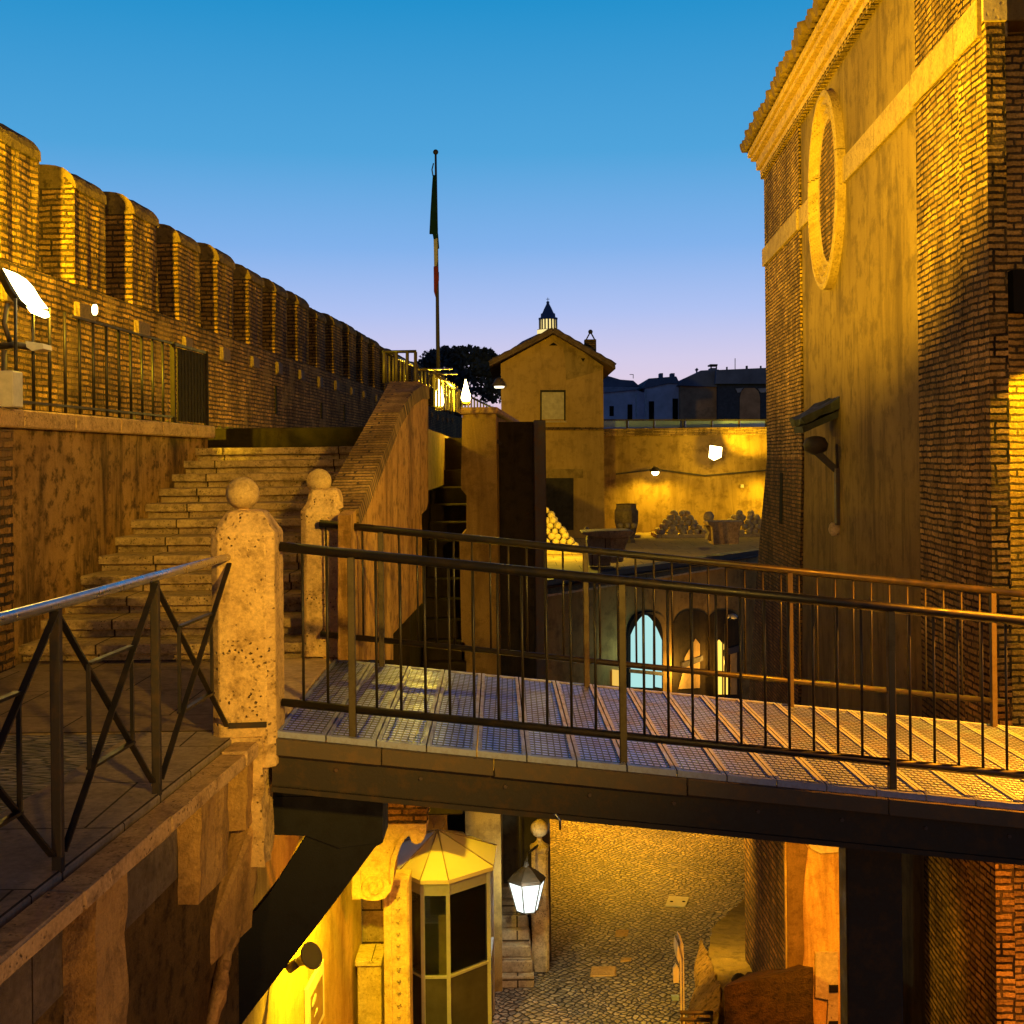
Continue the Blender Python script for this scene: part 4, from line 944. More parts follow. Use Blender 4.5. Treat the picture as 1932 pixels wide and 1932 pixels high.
# slim sign stand and hand rail
Yg = 14.2
sg = thing('sign_stand', 'slim sign stand seen edge-on with arrow boards in the lower court', 'sign', onz(1285, 1925, GZ))
gx = at(1287, 1900, Yg).x
MB().box(at(1283,1850,Yg).x, at(1286.5,1850,Yg).x, Yg, Yg+.02, GZ, at(1285,1780,Yg).z).build('pole', WHITE_BOARD, sg)
MB().box(at(1288.5,1850,Yg).x, at(1291,1850,Yg).x, Yg, Yg+.02, GZ, at(1285,1800,Yg).z).build('pole', WHITE_BOARD, sg)
MB().prism([at(u, v, Yg-.02) for u, v in ((1277,1800),(1279,1783),(1282,1790),(1283,1808),(1280,1818),(1278,1808))], (0,.3,0)).build('arrow_board', WHITE_BOARD, sg)
MB().prism([at(u, v, Yg-.02) for u, v in ((1284,1775),(1290,1783),(1290,1815),(1284,1790))], (0,.3,0)).build('arrow_board', GREYBOX, sg)
MB().prism([at(u, v, Yg-.04) for u, v in ((1270,1829),(1276,1820),(1281,1829),(1281,1854),(1271,1855))], (0,.05,0)).build('notice_board', WHITE_BOARD, sg)
MB().prism([at(u, v, Yg-.04) for u, v in ((1267,1880),(1281,1880),(1281,1888),(1268,1888))], (0,.05,0)).build('blue_board', plain('blue board', (.2,.32,.6), .5), sg)
hr = thing('hand_rail', 'short rusty handrail at the bottom edge of the lower court', 'handrail', at(1310, 1990, 13.4))
for v in (1910, 1923): MB().tube([at(1283, v, 13.4), at(1345, v+1, 13.4)], .022, 8).build('rail', ME_RUST, hr)
for u in (1287, 1312, 1342): MB().tube([at(u, 1908, 13.4), at(u, 2050, 13.4)], .014, 8).build('upright', ME_RUST, hr)
# rock mass against the foot of the chapel
random.seed(5)
rk = thing('rendered_rock_base', 'lumpy rendered rock buttress at the foot of the chapel wall', 'rock', (3, 19, GZ))
tp = [at(1336,1800,16.0), at(1344,1750,18.0), at(1386,1712,20.3), at(1408,1692,21.6), at(1432,1702,21.4), at(1462,1768,17.6), at(1486,1815,15.4), at(1420,1850,14.9), at(1362,1872,14.7)]
MB().prism(tp, (0, 0, -3.2)).build('sloping_mass', ST_ROCK, rk, sub=.2, jitter=.016)
je = [at(1336,1800,15.95), at(1362,1872,14.65), at(1352,1935,14.2), at(1296,1938,14.6), at(1300,1890,15.4), at(1316,1850,15.6), at(1310,1815,16.0), at(1322,1770,16.9)]
MB().prism(je, (.12, 0, -2.6)).build('jagged_edge', plaster('lit rough render', (.24,.155,.06), (.07,.045,.02), (.40,.26,.11), 3.5, .4, 1.0, .9, .06), rk, sub=.1, jitter=.022)
for (u, v, r_) in ((1395,1853,.10),(1370,1888,.09)):
    c = at(u, v, 15.0); MB().ball(c, r_, 14, 10, .05).build('round_boulder', PL_DARK, rk)
# brown masonry block in front
bb = thing('brown_masonry_block', 'brown masonry block with a sloping top at the bottom right of the court', 'masonry block', (3, 13, GZ))
L = at(1362,1860,12.8); T = at(1480,1822,13.4); Rr_ = at(1500,1830,13.6)
MB().hexa([(L.x,12.7,GZ),(Rr_.x-.02,12.7,GZ),(Rr_.x-.02,13.28,GZ),(L.x+.1,13.9,GZ)], [(L.x,12.7,at(1362,1862,12.7).z),(Rr_.x-.02,12.7,at(1500,1824,12.7).z),(Rr_.x-.02,13.28,at(1490,1820,13.3).z),(L.x+.45,13.9,at(1440,1835,13.9).z)]).build('block', plaster('brown render', (.04,.024,.013), (.015,.010,.007), (.07,.04,.02), 2.2, .5, .9, .8, .04), bb, sub=.16, jitter=.012)
# ochre plaster pier and pale patches below the bridge
oc = thing('ochre_wall_pier', 'ochre plaster pier with pale exposed stone patches left of the bridge column', 'pier', at(1530, 1980, 13.0))
Yo = 13.3
xa_, xb_ = at(1482,1700,Yo).x, at(1590,1700,Yo).x
MB().box(xa_+.003, xa_+.5, Yo+.06, Yo+2.4, GZ, -1.6).build('side_wall', BR_SIDE, oc)
MB().box(xa_, xb_+.3, Yo, Yo+.058, GZ, -1.6).build('plaster_shaft', plaster('ochre plaster', (.50,.30,.12), (.24,.13,.06), (.62,.42,.19), 1.6, .8, .5, .5), oc)
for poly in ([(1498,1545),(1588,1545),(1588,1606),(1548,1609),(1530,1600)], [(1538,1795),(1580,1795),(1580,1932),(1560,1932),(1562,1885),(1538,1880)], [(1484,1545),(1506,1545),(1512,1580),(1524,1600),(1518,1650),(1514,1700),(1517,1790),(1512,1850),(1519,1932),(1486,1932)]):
    MB().prism([at(u, v, Yo-.004) for u, v in poly], (0, -.02 if poly[0][0] != 1484 else -.012, 0)).build('stone_patch' if poly[0][0] != 1484 else 'shade_strip', ST_BAND if poly[0][0] != 1484 else plaster('painted pier shade', (.12,.07,.035), (.06,.035,.02), (.2,.12,.06), 2.0, .4, .5, .5), oc)  # the dark left strip is shade painted onto the pier
for v in (1862, 1930):
    MB().box(at(1563,v,Yo).x, at(1580,v,Yo).x, Yo-.034, Yo-.026, at(1570,v+8,Yo).z, at(1570,v-6,Yo).z).build('anchor_hole', HOLE, oc)
# ================================================================ BEYOND THE BRIDGE
# raised terrace
TZ = -1.3
eA = at(1000, 1100, 29.8); eA = onz(1000, 1100, TZ); eB = onz(1434, 1038, TZ)
dE = (eB-eA); eL = eA-dE*.06; eR = eB+dE*.25
struct(MB().prism([eL, eR, Vector((eR.x, 51, TZ)), Vector((eL.x-.5, 51, TZ))], (0, 0, -.35)).build('raised_terrace', TERR))
# facade under the terrace edge with pointed openings
nrm = Vector((dE.y, -dE.x, 0)).normalized()                         # faces the camera side
tf = thing('gallery_facade', 'shadowed facade with pointed arch openings under the terrace edge', 'wall', ((eL+eR)/2).to_tuple()[:2]+(GZ,))
def onE(u, v, off=0.0):
    a, b = unroll(u, v); A0 = eA+nrm*off
    # ray (a/F*Y, Y) meets the line A0 + s*dE
    k = a/F; s_ = (A0.x-k*A0.y)/(k*dE.y-dE.x); Y = A0.y+s_*dE.y
    return Vector((k*Y, Y, EYE-b*Y/F))
b0_, b1_ = eL-nrm*.0, eR
MB().prism([Vector((eL.x,eL.y,GZ)), Vector((eR.x,eR.y,GZ)), Vector((eR.x,eR.y,TZ-.352)), Vector((eL.x,eL.y,TZ-.352))], -nrm*.5).build('wall_face', PL_COURT, tf)
up = Vector((0,0,1))
MB().hexa([eL+nrm*.12-up*.16, eR+nrm*.12-up*.16, eR-nrm*.3-up*.16, eL-nrm*.3-up*.16], [eL+nrm*.12+up*.03, eR+nrm*.12+up*.03, eR-nrm*.3+up*.03, eL-nrm*.3+up*.03]).build('ledge', ME_DARK, tf)
MB().hexa([eL+nrm*.15-up*.36, eR+nrm*.15-up*.36, eR-nrm*.0-up*.36, eL-nrm*.0-up*.36], [eL+nrm*.15-up*.31, eR+nrm*.15-up*.31, eR-nrm*.0-up*.31, eL-nrm*.0-up*.31]).build('string_course', ST_BAND, tf)
MB().tube([onE(1432,1046,.25), onE(1425,1050,.25), onE(1000,1112,.25)], .035, 8).build('cable_tray', ME_DARK, tf)
def arch(u0, u1, vtop, vspring, vbot, off, mat, name, parent, th=.04, n=8):
    pts = [(u0, vbot), (u1, vbot), (u1, vspring)]
    um = (u0+u1)/2
    for k in range(1, n): t = k/n; pts.append((u1-(u1-um)*(1-math.cos(t*math.pi/2))**.9*1.0 if False else um+(u1-um)*math.cos(t*math.pi/2)**.8, vspring+(vtop-vspring)*math.sin(t*math.pi/2)**.85))
    pts.append((um, vtop))
    for k in range(n-1, 0, -1): t = k/n; pts.append((um-(um-u0)*math.cos(t*math.pi/2)**.8, vspring+(vtop-vspring)*math.sin(t*math.pi/2)**.85))
    pts.append((u0, vspring))
    return MB().prism([onE(u, v, off) for u, v in pts], nrm*th).build(name, mat, parent)
wn = arch(1181, 1258, 1152, 1200, 1345, .004, HOLE, 'lit_opening', tf, .01)
arch(1187, 1262, 1155, 1200, 1345, .015, PL_COURT, 'arch_reveal', tf, .01)
arch(1184, 1250, 1158, 1205, 1345, .026, HOLE, 'window_frame', tf, .015)
pane = []
for (uu, mat) in (((1190, 1231), E_WIN), ((1236, 1248), E_WIN)):
    u0, u1 = uu
    def vt(u): t = abs(u-1217)/31.0; return 1160+min(1, t)**1.7*48
    pts = [(u0, 1296), (u1, 1298)]+[(u1+(u0-u1)*k/8, vt(u1+(u0-u1)*k/8)) for k in range(9)]
    MB().prism([onE(u, v, .044) for u, v in pts], nrm*.012).build('lit_pane', mat, tf)
MB().prism([onE(u, v, .062) for u, v in ((1186,1262),(1250,1268),(1250,1275),(1186,1269))], nrm*.03).build('window_bar', ME_DARK, tf)
MB().prism([onE(u, v, .04) for u, v in ((1155,1263),(1178,1266),(1178,1296),(1155,1293))], nrm*.02).build('amber_strip', E_GOLD, tf)
arch(1268, 1345, 1150, 1195, 1330, .004, PL_DARK, 'dark_opening', tf, .01)
MB().prism([onE(u, v, .03) for u, v in ((1292,1240),(1312,1205),(1320,1215),(1320,1298),(1280,1300),(1290,1262))], nrm*.01).build('lit_interior_patch', plain('lit interior', (.5,.33,.12), .8), tf)
MB().prism([onE(u, v, .05) for u, v in ((1285,1250),(1325,1236),(1325,1246),(1285,1262))], nrm*.03).build('inner_beam', ME_DARK, tf)
arch(1330, 1400, 1150, 1195, 1335, .004, PL_DARK, 'dark_opening', tf, .01)
for (u0, u1, v0) in ((1351, 1360.5, 1207), (1365, 1371.5, 1210)):
    MB().prism([onE(u, v, .05) for u, v in ((u0,1310),(u1,1310),(u1,v0+6),((u0+u1)/2,v0),(u0,v0+6))], nrm*.03).build('amber_tube_light', E_AMBER, tf)
MB().prism([onE(u, v, .02) for u, v in ((1378,1224),(1390,1224),(1390,1310),(1378,1310))], nrm*.01).build('lit_interior_patch', plain('lit interior b', (.42,.27,.1), .8), tf)
MB().prism([onE(u, v, .06) for u, v in ((1365,1226),(1398,1216),(1398,1228),(1365,1238))], nrm*.03).build('inner_beam', ME_DARK, tf)
cam_ = thing('facade_lamp', 'small curved lamp head on a thin pole in front of the dark arches', 'lamp', onE(1368, 1300, .6))
MB().tube([onE(1368,1340,.6), onE(1368,1178,.6), onE(1372,1170,.6), onE(1380,1166,.6), onE(1387,1168,.6)], .03, 8).build('pole', ME_DARK, cam_)
MB().lathe(onE(1382,1168,.6), [(.02,0),(.13,.02),(.15,.08),(.1,.14),(.02,.16)], 12).build('head', GREYBOX, cam_)
point('amber_tube_glow', onE(1362, 1250, .5), 60, (1, .5, .06), .05)
point('gallery_glow', onE(1210, 1240, .7), 18, (.6, 1, .92), .05)
point('interior_glow', onE(1300, 1260, .5), 90, (1, .55, .08), .05)

# back wall of the terrace
YB = 50.0
bw = thing('terrace_back_wall', 'mottled plaster wall behind the cannonball heaps with a dark cornice line', 'wall', (6.5, YB, TZ))
xl, xr = at(1130, 900, YB).x, at(1500, 900, YB).x
MB().box(xl, xr+2, YB, YB+.8, TZ, at(1290, 822, YB).z).build('wall_face', PL_COURT, bw)
def bwq(pts, name, mat, y=YB-.012, th=.01): return MB().prism([at(u, v, y) for u, v in pts], (0, th, 0)).build(name, mat, bw)
MB().box(xl, xr+2, YB-.10, YB+.8, at(1290,822,YB).z+.001, at(1290,807,YB).z).build('brick_cornice', BR_COPE, bw)
MB().prism([at(u, v, YB-.06) for u, v in ((1162,893),(1236,884),(1330,896),(1447,886),(1447,888.5),(1330,899),(1236,887),(1162,896))], (0,.05,0)).build('ledge_line', ME_DARK, bw)
# glass parapet on top
gp = thing('glass_parapet', 'blue-tinted panel balustrade along the top of the terrace back wall', 'balustrade', at(1290, 807, YB))
for (u0, u1) in ((1139,1181),(1186,1232),(1236,1283),(1294,1341),(1345,1393),(1397,1444),(1448,1490)):
    MB().prism([at(u0,806,YB+.1), at(u1,806,YB+.1), at(u1,794,YB+.1), at(u0,794,YB+.1)], (0,.05,0)).build('panel', plain('blue frosted panel', (.30,.42,.62), .2, .7, .15, 1), gp)
for u in (1183.5,1234,1288.5,1343,1395,1446): MB().box(at(u-1.6,800,YB).x, at(u+1.6,800,YB).x, YB+.06, YB+.2, at(u,808,YB).z, at(u,793,YB).z).build('post', ME_DARK, gp)
MB().prism([at(1139,793.5,YB+.05), at(1490,793.5,YB+.05), at(1490,791,YB+.05), at(1139,791,YB+.05)], (0,.2,0)).build('top_rail', ME_DARK, gp)
# lamps on the wall
f1 = thing('wall_lamp', 'small wall lamp washing the terrace wall above the middle cannonball heap', 'wall lamp', T1)
MB().lathe(T1+Vector((0,-.25,-.02)), [(.20,0),(.24,.05),(.10,.16),(.03,.18)], 14).build('shade', ME_DARK, f1)
MB().ball(T1+Vector((0,-.25,-.02)), .15, 12, 8).build('bulb', E_SODIUM, f1)
MB().tube([T1+Vector((0,-.25,.15)), T1+Vector((0,.3,.18))], .03, 6).build('arm', ME_DARK, f1)
f2 = thing('wall_floodlight', 'glaring square floodlight high on the terrace wall near the chapel', 'floodlight', T2)
MB().prism([T2+Vector(p) for p in ((-.25,-.3,-.2),(-.05,-.3,-.32),(.22,-.3,-.2),(.26,-.3,.18),(-.2,-.3,.26))], (0,-.05,0)).build('lit_front', E_SODIUM, f2)
MB().box(T2.x-.14, T2.x+.12, T2.y-.28, T2.y-.1, T2.z-.12, T2.z+.12).build('housing', ME_DARK, f2, bevel=.03)
MB().tube([T2+Vector((0,0,0)), T2+Vector((0,.8,.05))], .05, 6).build('bracket', ME_DARK, f2)
tag(MB().box(at(1399.5,917,YB).x-.06, at(1399.5,917,YB).x+.06, YB-.1, YB-.02, at(1399,920,YB).z, at(1399,914,YB).z).build('junction_box', GREYBOX), 'tiny pale junction box on the terrace wall right of the wall lamp', 'junction box')

# ---------------------------------------------------------------- gabled house
YH = 47.0
ho = thing('gabled_house', 'narrow plaster house with a tiled gable roof and a dark doorway behind the tower', 'house', at(1043, 1005, YH))
hx0, hx1 = at(946,800,YH).x, at(1139,800,YH).x
zg = TZ; ze_ = at(1139,690,YH).z; zp = at(1043,632,YH).z; zel = at(946,686,YH).z
xm = at(1043,632,YH).x
MB().prism([Vector((hx0,YH,zg)), Vector((hx1,YH,zg)), Vector((hx1,YH,ze_)), Vector((xm,YH,zp)), Vector((hx0,YH,zel))], (0,7,0)).build('wall', PL_HOUSE, ho)
def hq(pts, name, mat, d=.01): return MB().prism([at(u, v, YH-.002) for u, v in pts], (0, -d, 0)).build(name, mat, ho)
hq([(1068,718),(1137,698),(1137,690),(1098,662),(1046,632),(1035,637),(1062,656),(1066,680)], 'bright_plaster', PL_COURT, .012)
hq([(1030,1000),(1082,1000),(1082,902),(1030,902)], 'doorway', WOOD_D, .03)
hq([(1022,791),(1064,791),(1064,740),(1022,740)], 'window_shutter', WINDOW, .03)
for pts in ([(1019,740),(1022,740),(1022,794),(1019,794)], [(1064,740),(1067,740),(1067,794),(1064,794)], [(1019,736),(1067,736),(1067,740),(1019,740)]): hq(pts, 'window_frame', WOOD_D, .05)
hq([(1017,794),(1069,794),(1069,797),(1017,797)], 'window_sill', ST_BAND, .10)
hq([(946,806),(1139,806),(1139,812),(946,812)], 'string_course', BR_SIDE, .05)
hq([(1030,902),(1100,902),(1100,885),(1030,885)], 'lintel_plaster', PL_COURT, .011)
# roof: two slopes, tiles modelled as rows
mb = MB(); pl_ = at(924,688,YH); pr_ = at(1159,693,YH); pk_ = Vector((xm, YH, zp+.12))
for (e, sgn) in ((Vector((pl_.x,YH,pl_.z)), -1), (Vector((pr_.x,YH,pr_.z)), 1)):
    mb.hexa([e+Vector((0,-.55,-.10)), pk_+Vector((0,-.55,-.10)), pk_+Vector((0,7.4,-.10)), e+Vector((0,7.4,-.10))], [e+Vector((0,-.55,0)), pk_+Vector((0,-.55,0)), pk_+Vector((0,7.4,0)), e+Vector((0,7.4,0))])
    m_ = 12
    for row in range(26):
        y = YH-.5+.30*row
        mb.tube([e.lerp(pk_, k/m_)+Vector((0,y-YH,.035+.03*(k % 2))) for k in range(m_+1)], .085, 6)
mb.build('roof', TILE, ho)
hq([(1044,646),(1052,652),(1036,652)], 'vent', HOLE, .02); hq([(1096,676),(1104,676),(1100,683)], 'vent', HOLE, .02)
# chimney is part of the roof line
rf = [c for c in bpy.data.objects if c.name.startswith('roof') and c.parent == ho][0]
c0 = at(1113, 655, YH+2)
MB().box(c0.x-.22, c0.x+.22, YH+1.6, YH+2.1, c0.z-.7, at(1113,642,YH+2).z).build('chimney', BR_SIDE, rf)
MB().bar(at(1106,641,YH+1.8), at(1114,626,YH+1.8), .05).build('aerial', ME_DARK, rf); MB().bar(at(1122,641,YH+1.8), at(1114,626,YH+1.8), .05).build('aerial', ME_DARK, rf)
MB().ball(at(1114,626,YH+1.8), .09, 8, 6).build('aerial_knob', ME_DARK, rf)
hl = thing('eaves_lamp', 'small lit lamp on the left corner of the gabled house', 'lamp', at(941, 728, YH-.6))
MB().lathe(at(941,728,YH-.6), [(.22,0),(.24,.05),(.12,.25),(.04,.3)], 12).build('shade', ME_RUST, hl)
MB().lathe(at(942,729,YH-.6), [(.16,-.06),(.19,0)], 12).build('diffuser', emit('small lamp', (1,.9,.6), 3), hl)
MB().tube([at(941,722,YH-.6), at(948,715,YH+.1)], .04, 6).build('arm', ME_DARK, hl)

# ---------------------------------------------------------------- stones on the terrace
def ob(mb, name, mat, label, cat, group=None, **k):
    o = mb.build(name, mat, None, **k); return tag(o, label, cat, group)
# carved stone jar
c = onz(1182, 1004, TZ); c = Vector((at(1182,1004,44).x, 44, TZ))
jar = thing('stone_wellhead', 'squat carved dark stone wellhead against the terrace wall', 'wellhead', c)
w_ = 23*44/F; hgt = at(1182,951,44).z-TZ
MB().lathe(c, [(w_*.72,0),(w_*.72,.10),(w_*.62,.16),(w_*.80,.35),(w_*1.0,hgt*.55),(w_*1.02,hgt*.82),(w_*.84,hgt*.90),(w_*.86,hgt)], 8, smooth=False, rot=.39).build('drum', stone('dark carved stone', (.13,.10,.07), (.06,.045,.035), (.2,.15,.1), .3, .5), jar)
MB().lathe(c+Vector((0,0,hgt)), [(w_*.86,0),(w_*.70,.002),(w_*.66,.012)], 8, smooth=False, rot=.39).build('rim', HOLE, jar)
for a in (-2.2, -1.57, -.95):
    q = c+Vector((math.cos(a)*w_*.93, math.sin(a)*w_*.93, hgt*.45)); MB().ball(q, .11, 10, 8).build('relief', ST_BLOCK, jar)
# cannonball heaps
LAY = ['lowest', 'second lowest', 'third', 'fourth', 'fifth', 'sixth', 'seventh', 'topmost']
def heap(cx, cy, rows, r, basename, seed, label, group, max_l=0):
    random.seed(seed)
    b = thing('ball_tray', basename, 'stone tray', (cx, cy, TZ))
    half = rows*r*1.02+.12
    MB().box(cx-half, cx+half, cy-half, cy+half, TZ, TZ+.07).build('slab', ST_BAND, b, bevel=.01)
    for (a0,a1,b0,b1) in ((-half,half,-half,-half+.09),(-half,half,half-.09,half),(-half,-half+.09,-half+.09,half-.09),(half-.09,half,-half+.09,half-.09)):
        MB().box(cx+a0, cx+a1, cy+b0, cy+b1, TZ+.07, TZ+.13).build('kerb', ST_BAND, b)
    pr = None
    for L_ in range(max_l or rows):
        n_ = rows-L_
        for i in range(n_):
            for j in range(n_):
                if 0 < i < n_-1 and 0 < j < n_-1: continue
                if j > 1 and i not in (0, n_-1): continue          # nothing of these is seen
                if L_ >= rows-1 and random.random() < .5: continue
                if L_ and L_ == (max_l or rows)-1 and random.random() < .4: continue
                x = cx+(i-(n_-1)/2)*2*r*1.0+random.uniform(-.045,.045); y = cy+(j-(n_-1)/2)*2*r+random.uniform(-.03,.03); z = TZ+.07+r+L_*r*1.36+random.uniform(-.015,.015)
                side = 'front row' if j == 0 else ('left flank' if i == 0 else ('right flank' if i == n_-1 else 'back rows'))
                lab_ = label % (LAY[L_], side)
                if pr is None:
                    pr = MB().ball((0,0,0), r, 14, 9, .05).build('cannonball', ST_BALL, None, top=(0,0,0)); pr.location = (x, y, z); tag(pr, lab_, 'cannonball', group)
                else:
                    d_ = dup(pr, (x, y, z), None, random.uniform(0, 6), (random.uniform(.85,1.08),)*3); d_['label'] = lab_
c1_ = Vector((at(1288,985,46.5).x, 47.2, 0)); heap(c1_.x, c1_.y, 7, .122, 'low stone tray under the full middle cannonball heap', 1, 'stone cannonball, %s layer, %s of the middle heap right of the wellhead', 'cannonballs in the middle heap', 5)
c2_ = Vector((at(1413,985,46.5).x, 47.2, 0)); heap(c2_.x, c2_.y, 7, .118, 'low stone tray under the cannonball heap beside the chapel', 2, 'stone cannonball, %s layer, %s of the heap half hidden by the chapel', 'cannonballs in the heap by the chapel', 5)
c3_ = Vector((at(1033,1010,39).x, 40.0, 0)); heap(c3_.x, c3_.y, 8, .118, 'low stone tray under the bright cannonball heap by the house door', 3, 'bright stone cannonball, %s layer, %s of the heap before the doorway', 'cannonballs in the heap by the door')
tray = thing('ball_tray', 'empty pale stone tray behind the dark wellhead', 'stone tray', (at(1180,990,46).x, 47.2, TZ))
MB().box(at(1139,990,46).x, at(1212,990,46).x, 46.6, 48.2, TZ, TZ+.1).build('slab', ST_BAND, tray, bevel=.02)
# stone table / altar in front
Yt = 33.6
tb = thing('stone_table', 'broken stone slab resting on a dark block at the terrace edge', 'stone table', (at(1145,1070,Yt).x, Yt, TZ))
zs1, zs0 = at(1140,1003,Yt).z, at(1140,1014,Yt).z
MB().prism([at(u, v, Yt) for u, v in ((1098,1004),(1130,1002),(1188,1001),(1197,1004),(1190,1013),(1150,1017),(1110,1011),(1099,1008))], (0,1.1,0)).build('slab', ST_CORN, tb, bevel=.01)
MB().prism([at(u, v, Yt+.15) for u, v in ((1112,1068),(1152,1068),(1152,1013),(1112,1010),(1108,1020))], (0,.8,0)).build('block', ST_BLOCK, tb, bevel=.02)
MB().prism([at(u, v, Yt+.05) for u, v in ((1153,1063),(1176,1060),(1180,1030),(1188,1014),(1152,1016))], (0,.8,0)).build('carved_leg', ST_CORN, tb, bevel=.02)
Yc = 37.5
cpz = thing('stone_capital', 'pale tapered stone capital standing at the terrace edge near the chapel', 'stone capital', (at(1365,1030,Yc).x, Yc, TZ))
MB().prism([at(u, v, Yc) for u, v in ((1335,984),(1403,984),(1402,990),(1396,994),(1394,1026),(1345,1028),(1343,994),(1336,990))], (0,.9,0)).build('capital_block', ST_CORN, cpz, bevel=.02)
MB().prism([at(u, v, Yc+.2) for u, v in ((1331,993),(1343,990),(1345,1022),(1334,1018),(1338,1005))], (0,.5,0)).build('side_carving', ST_BLOCK, cpz, bevel=.01)
for (u, v, Y, r_, lab) in ((1107, 999, 36, .055, 'tiny pale cup-like stone on the slab near the house corner'), (1337, 975, 43, .14, 'single pale round stone left of the heap by the chapel')):
    ob(MB().ball(at(u, v, Y), r_*1.3, 10, 8, .05), 'loose_stone', ST_BAND, lab, 'stone')

# ---------------------------------------------------------------- rails and lamps at the top of the parapet
tr = thing('guard_rail', 'square steel guard rail standing on the top end of the parapet', 'guard rail', at(755, 722, 16.3))
Yr = 16.3
for u in (725, 748, 768.5, 784): MB().tube([at(u, 760 if u > 780 else 722, Yr), at(u, 664, Yr)], .022, 8).build('post', ME_POST, tr)
MB().tube([at(723, 664, Yr), at(785.5, 663, Yr)], .020, 8).build('top_rail', ME_RAIL, tr)
MB().tube([at(724, 664, Yr), at(778, 689, Yr+4)], .022, 8).build('side_rail', ME_RAIL, tr)
for k in range(7): MB().tube([at(728+7*k, 668+3.2*k, Yr+.3+.5*k), at(728+7*k, 722, Yr+.3+.5*k)], .014, 6).build('bar', ME_POST, tr)
gf = thing('walk_fence', 'slatted metal fence glowing in lamplight along the rampart walk', 'fence', at(845, 768, 20))
for k in range(9):
    u = 820+5.3*k; Y = 19.2+.45*k
    MB().bar(at(u, 768+1.2*k, Y), at(u, 700+3.6*k, Y), .03, .05, up=(0,1,0)).build('slat', ME_POST, gf)
for k in range(16):
    u = 866+5.8*k; Y = 23.5+.45*k
    MB().bar(at(u, 770+.9*k, Y), at(u, 735+2.9*k, Y), .03, .04, up=(0,1,0)).build('slat', ME_POST, gf)
MB().tube([at(818,704,19.2), at(862,736,22.8)], .03, 8).build('rail', ME_POST, gf); MB().tube([at(866,738,23.5), at(956,783,30.5)], .022, 8).build('rail', ME_POST, gf)
MB().tube([at(790,697,19.5), at(852,696,21)], .02, 6).build('far_rail', ME_POST, gf); MB().tube([at(810,705,19.6), at(862,706,21)], .02, 6).build('far_rail', ME_POST, gf)
for k in range(5): MB().tube([at(789+7*k, 700, 20), at(789+7*k, 732, 20)], .014, 6).build('bar', ME_POST, gf)
for (u, v, Y, hh, ww, lab) in ((829, 766, 20.5, .50, .075, 'narrow pointed walkway lamp glowing behind the fence slats'), (879, 757, 22.2, .38, .085, 'broad pointed walkway lamp glowing in front of the dark tree')):
    b = at(u, v, Y); o = thing('walkway_lamp', lab, 'lamp', b, 'walkway lamps')
    MB().lathe(b, [(ww*.7,0),(ww*1.0,.05),(ww*.95,hh*.25),(ww*.5,hh*.62),(ww*.12,hh)], 14).build('glowing_cone', E_SODIUM, o)
    MB().lathe(b+Vector((0,0,-.07)), [(ww*.9,0),(ww*.9,.065)], 12).build('base', ME_DARK, o)
# ---------------------------------------------------------------- floodlight, brackets, box, gate fence on the retaining wall
fl_ = thing('floodlight', 'large glaring tilted floodlight at the left edge before the merlons', 'floodlight', FIX+Vector((0,0,-.3)))
qz = [at(u, v, 10.3) for u, v in ((5,506),(26,514),(44,525),(58,540),(70,560),(86,581),(74,581),(52,577),(40,566),(24,540))]
MB().prism(qz, (0,.06,0)).build('lit_lens', E_SODIUM, fl_)
MB().prism([at(u, v, 10.25) for u, v in ((50,579),(62,579),(86,586),(89,596),(80,599),(58,590))], (0,.06,0)).build('lit_reflector', E_SODIUM, fl_)
MB().prism([at(u, v, 10.42) for u, v in ((2,508),(44,529),(58,546),(84,580),(60,580),(38,568),(20,545))], (-.10,.14,.0)).build('housing', ME_BLACK, fl_)
MB().tube([at(-8,654,10.5), at(25,650,10.5), at(60,655,10.5)], .03, 8).build('cross_arm', ME_DARK, fl_)
MB().tube([at(20,648,10.5), at(8,610,10.5), at(14,572,10.5)], .022, 8).build('stand', ME_DARK, fl_)
MB().tube([at(8,660,10.5), at(6,800,10.5)], .024, 8).build('pole', ME_DARK, fl_)
MB().prism([at(u, v, 10.35) for u, v in ((48,643),(80,648),(82,658),(60,662),(50,655))], (0,.2,0)).build('ballast_box', GREYBOX, fl_)
ob(MB().box(at(0,730,9.9).x-.06, at(25,730,9.9).x, 9.9, 10.1, at(10,768,9.9).z, at(10,699,9.9).z), 'electric_box', GREYBOX, 'pale grey electric box on the coping under the floodlight', 'electric box', bevel=.008)
gr = thing('coping_railing', 'tall dark bar railing on the retaining wall coping', 'railing', (wx(12.5), 12.5, 2.05))
zr_ = 2.93
yG = 14.05
MB().bar((wx(11.35), 11.35, zr_), (wx(yG), yG, zr_), .035, .02).build('top_rail', ME_DARK, gr)
MB().bar((wx(9.0), 9.0, 2.12), (wx(yG), yG, 2.12), .03, .02).build('bottom_rail', ME_DARK, gr)
for k in range(17):
    y = 9.0+.318*k
    if y > yG: break
    MB().tube([(wx(y), y, 2.04), (wx(y), y, zr_+(.0 if y > 11.3 else .02))], .015, 8).build('bar', ME_RAIL, gr)
gt = thing('plank_gate', 'dark slatted gate at the stair end of the coping railing', 'gate', (wx(14.7), 14.7, 2.05))
for y in (14.1, 15.3): MB().box(wx(y)-.025, wx(y)+.025, y-.025, y+.025, 2.04, zr_+.02).build('gate_post', FLATD, gt)
MB().bar((wx(14.1), 14.1, zr_), (wx(15.3), 15.3, zr_), .035, .03).build('top_rail', ME_DARK, gt)
